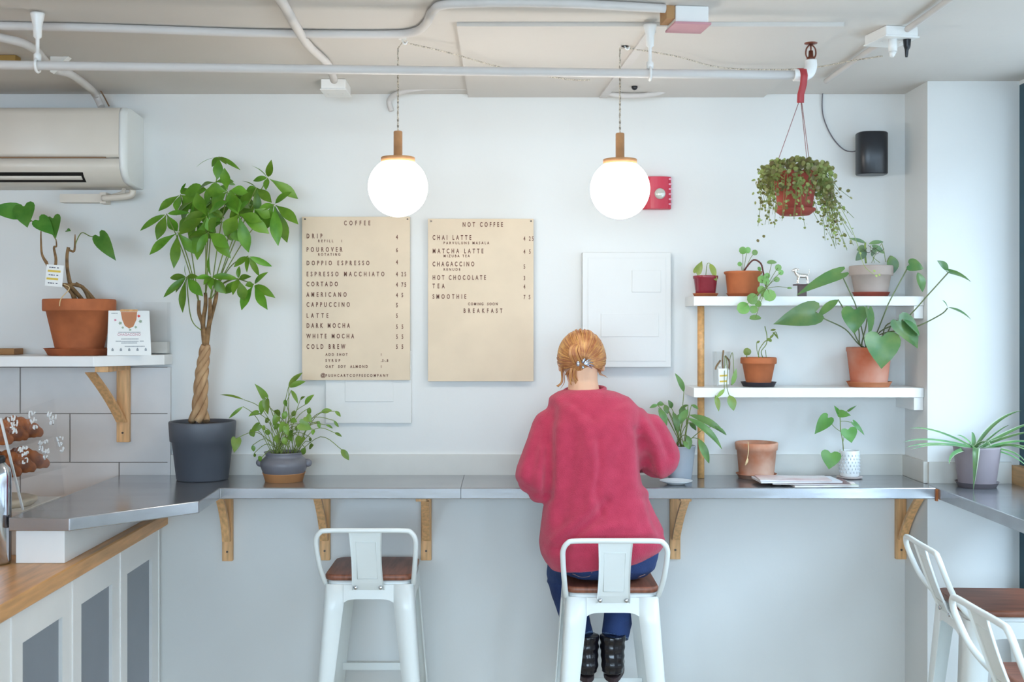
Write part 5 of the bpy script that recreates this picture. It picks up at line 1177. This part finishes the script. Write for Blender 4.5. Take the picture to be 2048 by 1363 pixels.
# boots
boot_m = mat('black_leather', '#15131a', .22, var=.15, vscale=20, bump=.25, bscale=30, coat=.3)
for a_, sx_ in ((AL, -1), (AR, 1)):
    g = MB(); top_ = a_+Vector((-sx_*.0, 0, .075)); an = a_.copy()
    limb(g, [top_, an+Vector((0, 0, .02)), an+Vector((0, -.006, -.022)), an+Vector((0, -.004, -.052))], [.046, .042, .040, .037])
    limb(g, [an+Vector((0, -.006, -.045)), an+Vector((sx_*.012, .06, -.040)), an+Vector((sx_*.022, .125, -.052)), an+Vector((sx_*.028, .175, -.058))], [.035, .036, .034, .022])
    o = fuse(g, 'boot', boot_m, person, .004, 3, lambda p: .003*mnoise.noise(p*30)+.0012*sin(p.z*210))
    zmin = .3745-.0
    for v in o.data.vertices:
        if v.co.z+ORG[o.name].z < .388: v.co.z = .388-ORG[o.name].z
    g = MB(); out = []
    for i in range(24):
        an_ = 2*pi*i/24; yy = .070+.118*sin(an_); xx = .036*cos(an_)*(1+.12*sin(an_)); out.append((a_.x+xx+sx_*max(0, yy)*.16, a_.y-.0+yy))
    g.prism(out, .3745, .390); g.build('boot_sole', mat('boot_sole', '#3a2a2c', .7), o)

# sweater: trunk and two wide sleeves, one knitted surface
swm = mat('red_knit', '#c43a58', .95, hex2='#b93350', vscale=30, bump=.5, bscale=380)
sb = swm.node_tree.nodes['Principled BSDF']; sb.inputs['Sheen Weight'].default_value = .35; sb.inputs['Sheen Roughness'].default_value = .5; sb.inputs['Sheen Tint'].default_value = (1, .62, .68, 1)
g = MB(); rings = []
OUT = [(779, 1132, 1208, -.405, .062), (784, 1116, 1232, -.405, .072), (795, 1098, 1258, -.408, .085), (815, 1090, 1276, -.412, .100), (850, 1087, 1286, -.418, .116), (900, 1087, 1288, -.422, .122), (950, 1089, 1290, -.425, .124), (1000, 1089, 1300, -.428, .128), (1040, 1084, 1316, -.432, .133), (1070, 1080, 1331, -.437, .138), (1090, 1078, 1334, -.440, .140), (1108, 1081, 1330, -.440, .139), (1122, 1090, 1322, -.438, .134), (1136, 1104, 1300, -.436, .128)]
for py, x0, x1, yc, ry in OUT:
    k = (yc+D-.02)/F; xa, xb = (x0-CX)*k, (x1-CX)*k; z = EZ-(py-CY)*(yc-ry*.75+D)/F; xc, rx = (xa+xb)/2, (xb-xa)/2
    tilt = .000 if py < 1060 else (py-1060)/76*.022                    # hem lower at the left
    rings.append([Vector((xc+rx*math.copysign(abs(cos(a))**.85, cos(a)), yc+ry*math.copysign(abs(sin(a))**.85, sin(a)), z-tilt*(-cos(a)))) for a in [2*pi*j/40 for j in range(40)]])
g.loft(rings, cap=True)
for S_, E_, W_, rr, mid in ((Vector((.230, -.412, 1.262)), Vector((.107, -.436, 1.105)), WL, [.074, .073, .068, .075], Vector((.142, -.425, 1.205))), (Vector((.330, -.412, 1.262)), Vector((.515, -.360, 1.160)), WR, [.074, .074, .070, .070], Vector((.466, -.395, 1.240)))):
    g.tube([S_, Vector((.166 if S_.x < .3 else .391, -.412, 1.262)), mid, E_], rr, seg=22, n=6)
    g.sphere(E_+Vector((0, 0, -.002)), .074, 22, 14)
    g.tube([E_, E_.lerp(W_, .35)+Vector((0, 0, .012)), E_.lerp(W_, .75)+Vector((0, 0, .006)), W_], [.070, .056, .044, .034], seg=20, n=6)
g.sphere(Vector((.118, -.440, 1.068)), .056, 18, 12); g.sphere(Vector((.135, -.435, 1.085)), .066, 18, 12); g.sphere(Vector((.165, -.425, 1.15)), .08, 18, 12)
g.sphere(Vector((.43, -.40, 1.21)), .07, 18, 12)
CR = [([(1101, 815), (1098, 880), (1096, 990)], 9, -.013), ([(1112, 860), (1110, 960), (1104, 1040)], 9, .007), ([(1281, 860), (1284, 905), (1292, 965)], 8, -.014), ([(1268, 880), (1262, 960), (1270, 1050)], 12, .006),
      ([(1196, 880), (1200, 930), (1192, 985), (1205, 1030)], 5, -.006), ([(1186, 890), (1190, 940), (1180, 1000)], 7, .005), ([(1118, 1095), (1155, 1065), (1190, 1035), (1213, 1005)], 7, -.009), ([(1110, 1080), (1150, 1045), (1190, 1008)], 8, .008), ([(1150, 1090), (1185, 1062), (1240, 1050)], 8, .007),
      ([(1132, 798), (1165, 822), (1187, 836), (1215, 820), (1245, 800)], 6, -.004), ([(1140, 815), (1170, 850), (1175, 900)], 9, .005), ([(1150, 870), (1138, 960), (1120, 1040)], 10, -.006), ([(1225, 870), (1235, 960), (1230, 1020)], 11, -.004), ([(1250, 840), (1225, 900)], 9, .004),
      ([(1296, 1000), (1308, 1040), (1326, 1070)], 6, -.008), ([(1284, 1010), (1300, 1060)], 8, .006), ([(1130, 1078), (1220, 1084), (1318, 1080)], 5, -.004),
      ([(1298, 822), (1325, 865), (1340, 915)], 6, -.007), ([(1290, 850), (1312, 890), (1322, 945)], 6, .006), ([(1286, 880), (1300, 930), (1308, 955)], 5, -.007), ([(1312, 830), (1345, 895)], 5, .005),
      ([(1078, 850), (1064, 910), (1056, 985)], 7, -.006), ([(1066, 870), (1046, 950)], 6, .005), ([(1085, 900), (1080, 985)], 6, .006), ([(1036, 965), (1058, 985), (1090, 990)], 5, -.004)]
def segd(p, a, b):
    ax, ay = b[0]-a[0], b[1]-a[1]; t_ = max(0, min(1, ((p[0]-a[0])*ax+(p[1]-a[1])*ay)/(ax*ax+ay*ay))); return math.hypot(p[0]-a[0]-ax*t_, p[1]-a[1]-ay*t_)
def folds(p):
    k = F/(p.y+D); u = (CX+p.x*k, CY+(EZ-p.z)*k); d_ = .0
    if p.y < -.36:
        for ln, w_, am in CR:
            m = min(segd(u, ln[i], ln[i+1]) for i in range(len(ln)-1)); d_ += am*1.35*math.exp(-(m/(w_*1.55))**2)
    return d_*.9+.0026*mnoise.noise(Vector((p.x*11, p.y*11, p.z*4)))+.0006*mnoise.noise(p*40)
sw = fuse(g, 'sweater', swm, person, .0045, 14, folds)
g = MB()                                                            # ribbed collar
cp = []
for j in range(25):
    a = 2*pi*j/24; cp.append(Vector((.2655+.066*cos(a), -.405+.060*sin(a), 1.384+.004*cos(a)+.006*sin(a))))
g.tube(cp, .007, seg=8, cat=False); g.build('collar', swm, sw)

# hair
hair_m = mat('copper_blond_hair', '#a86c3a', .42, hex2='#c9955f', vscale=30, island=.28, spec=.5)
hs = Vector((1.02, 1.18, 1.13)); HRad = .0745
def hsurf(th, ph, off=.004):                                        # th from crown, ph around; local head frame, crown up
    return HP((HRad*hs.x+off)*sin(th)*cos(ph), (HRad*hs.y+off)*sin(th)*sin(ph), (HRad*hs.z+off)*cos(th))
g = MB()
def hairfn(d): return 1.0
g.sphere(HC, HRad*1.0, 40, 28, (1.03, 1.19, 1.14), M=HR.to_3x3())
me_v = []
# keep only the hair side of the shell: cut away the face and the nape
keep = []
loc = HR.to_3x3().inverted()
for f in g.f:
    c_ = sum((g.v[i] for i in f), Vector())/len(f); q = loc @ (c_-HC)
    if not ((q.y > .042 and q.z < .045) or (q.z < -.052) or (q.y > .015 and q.z < -.005)): keep.append(f)
g.f = keep; g.sm = [True]*len(keep); g.mi = [0]*len(keep)
ho = g.build('hair', hair_m, person)
sol = ho.modifiers.new('thick', 'SOLIDIFY'); sol.thickness = .004; sol.offset = 1
rs = random.Random(9); g = MB()
clip = Vector((.257, -.466, 1.478)); cl = loc @ (clip-HC)
ecl = Vector((cl.x/(HRad*hs.x), cl.y/(HRad*hs.y), cl.z/(HRad*hs.z))).normalized()
for i in range(620):                                                # locks combed back into the clip
    a = 2*pi*i/620+rs.uniform(-.03, .03)
    # ring of start directions around the head, opposite the clip
    ax = ecl; u = ax.cross(Vector((0, 0, 1))).normalized(); v = ax.cross(u).normalized()
    up_ = -(u*cos(a)+v*sin(a)).z if False else (v*sin(a)+u*cos(a)).z
    span = 1.95 if up_ > -.2 else (1.15 if up_ > -.75 else .72)
    span *= rs.uniform(.35, 1.0); end = .10+rs.uniform(0, .10); dirv = (u*cos(a)+v*sin(a)); pts = []; swirl = rs.uniform(-.12, .12)
    for k in range(8):
        q_ = k/7; an = span*(1-q_)+end*q_; aa = swirl*sin(pi*q_); d = (ax*cos(an)+(dirv*cos(aa)+ax.cross(dirv)*sin(aa))*sin(an))
        if d.y > .35 and d.z < .42: continue
        if d.z < -.70: continue
        o_ = .003+.0025*sin(3*a)+rs.uniform(0, .002)+.004*q_
        pts.append(HP((HRad*hs.x+o_)*d.x, (HRad*hs.y+o_)*d.y, (HRad*hs.z+o_)*d.z))
    if len(pts) > 3: g.tube(pts, [.0010]+[.0023]*(len(pts)-2)+[.0016], seg=5, n=2)
for k in range(70):                                                 # nape hair swept up
    u_ = rs.uniform(-1, 1); x0 = 1161+u_*33; yb = 757-6*abs(u_)**2+rs.uniform(-3, 3); g.tube([P(x0, yb, -.437+.030*abs(u_)**2), P(1161+u_*30, 745, -.449+.033*abs(u_)**2), P(1161+u_*16, 733, -.466+.012*abs(u_)), P(1162+u_*5, 727, -.470)], [.0008, .0026, .0026, .0015], seg=5, n=3)
def Hp(px, py, y): return P(px, py, y)
for k in range(26):                                                 # twisted knot above the clip, tucked upward
    s_ = rs.uniform(-1, 1); g.tube([Hp(1160+s_*14, 728, -.462), Hp(1152+s_*13, 712, -.474), Hp(1150+s_*11, 698, -.470+.004*s_), Hp(1156+s_*9, 689, -.458), Hp(1163+s_*5, 697, -.462)], [.002, .0028, .0028, .0024, .001], seg=5, n=4)
for k in range(16):
    s_ = rs.uniform(-1, 1); g.tube([Hp(1148+s_*9, 735, -.455), Hp(1146+s_*10, 752, -.452), Hp(1152+s_*14, 765+rs.uniform(-4, 5), -.446)], [.002, .002, .0006], seg=4, n=4)
for k in range(12):                                                 # wisps at both sides
    s_ = rs.uniform(-1, 1); g.tube([Hp(1124+s_*3, 730, -.41), Hp(1126+s_*3, 752, -.40), Hp(1125+s_*4, 765, -.40), Hp(1117+s_*5, 774+s_*3, -.40)], [.0018, .0016, .0012, .0004], seg=4, n=4)
    g.tube([Hp(1200+s_*3, 722, -.41), Hp(1199+s_*2, 742, -.40), Hp(1203+s_*3, 749, -.40), Hp(1213+s_*4, 753+s_*3, -.40)], [.0016, .0014, .001, .0004], seg=4, n=4)
g.build('hair_locks', hair_m, ho)
g = MB(); q = lambda px, py, y=-.482: P(px, py, y)
g.sphere(q(1156, 727, -.478), .0075, 14, 10, (.75, .6, 1.25)); g.sphere(q(1167, 721, -.478), .0075, 14, 10, (.6, .6, 1.3), M=Matrix.Rotation(.5, 3, 'Y')); g.sphere(q(1166, 734, -.474), .0055, 12, 8, (.8, .6, 1.1))
for dx, dy in ((14, -8), (18, -2), (20, 5), (16, 9)): g.tube([q(1168, 727), q(1168+dx*.5, 727+dy*.6-2), q(1168+dx, 727+dy, -.465)], [.0028, .0026, .0016], seg=7)
g.build('hair_clip', mat('silver_clip', '#b9c0d0', .15, metal=.8), person, label='silver claw hair clip')
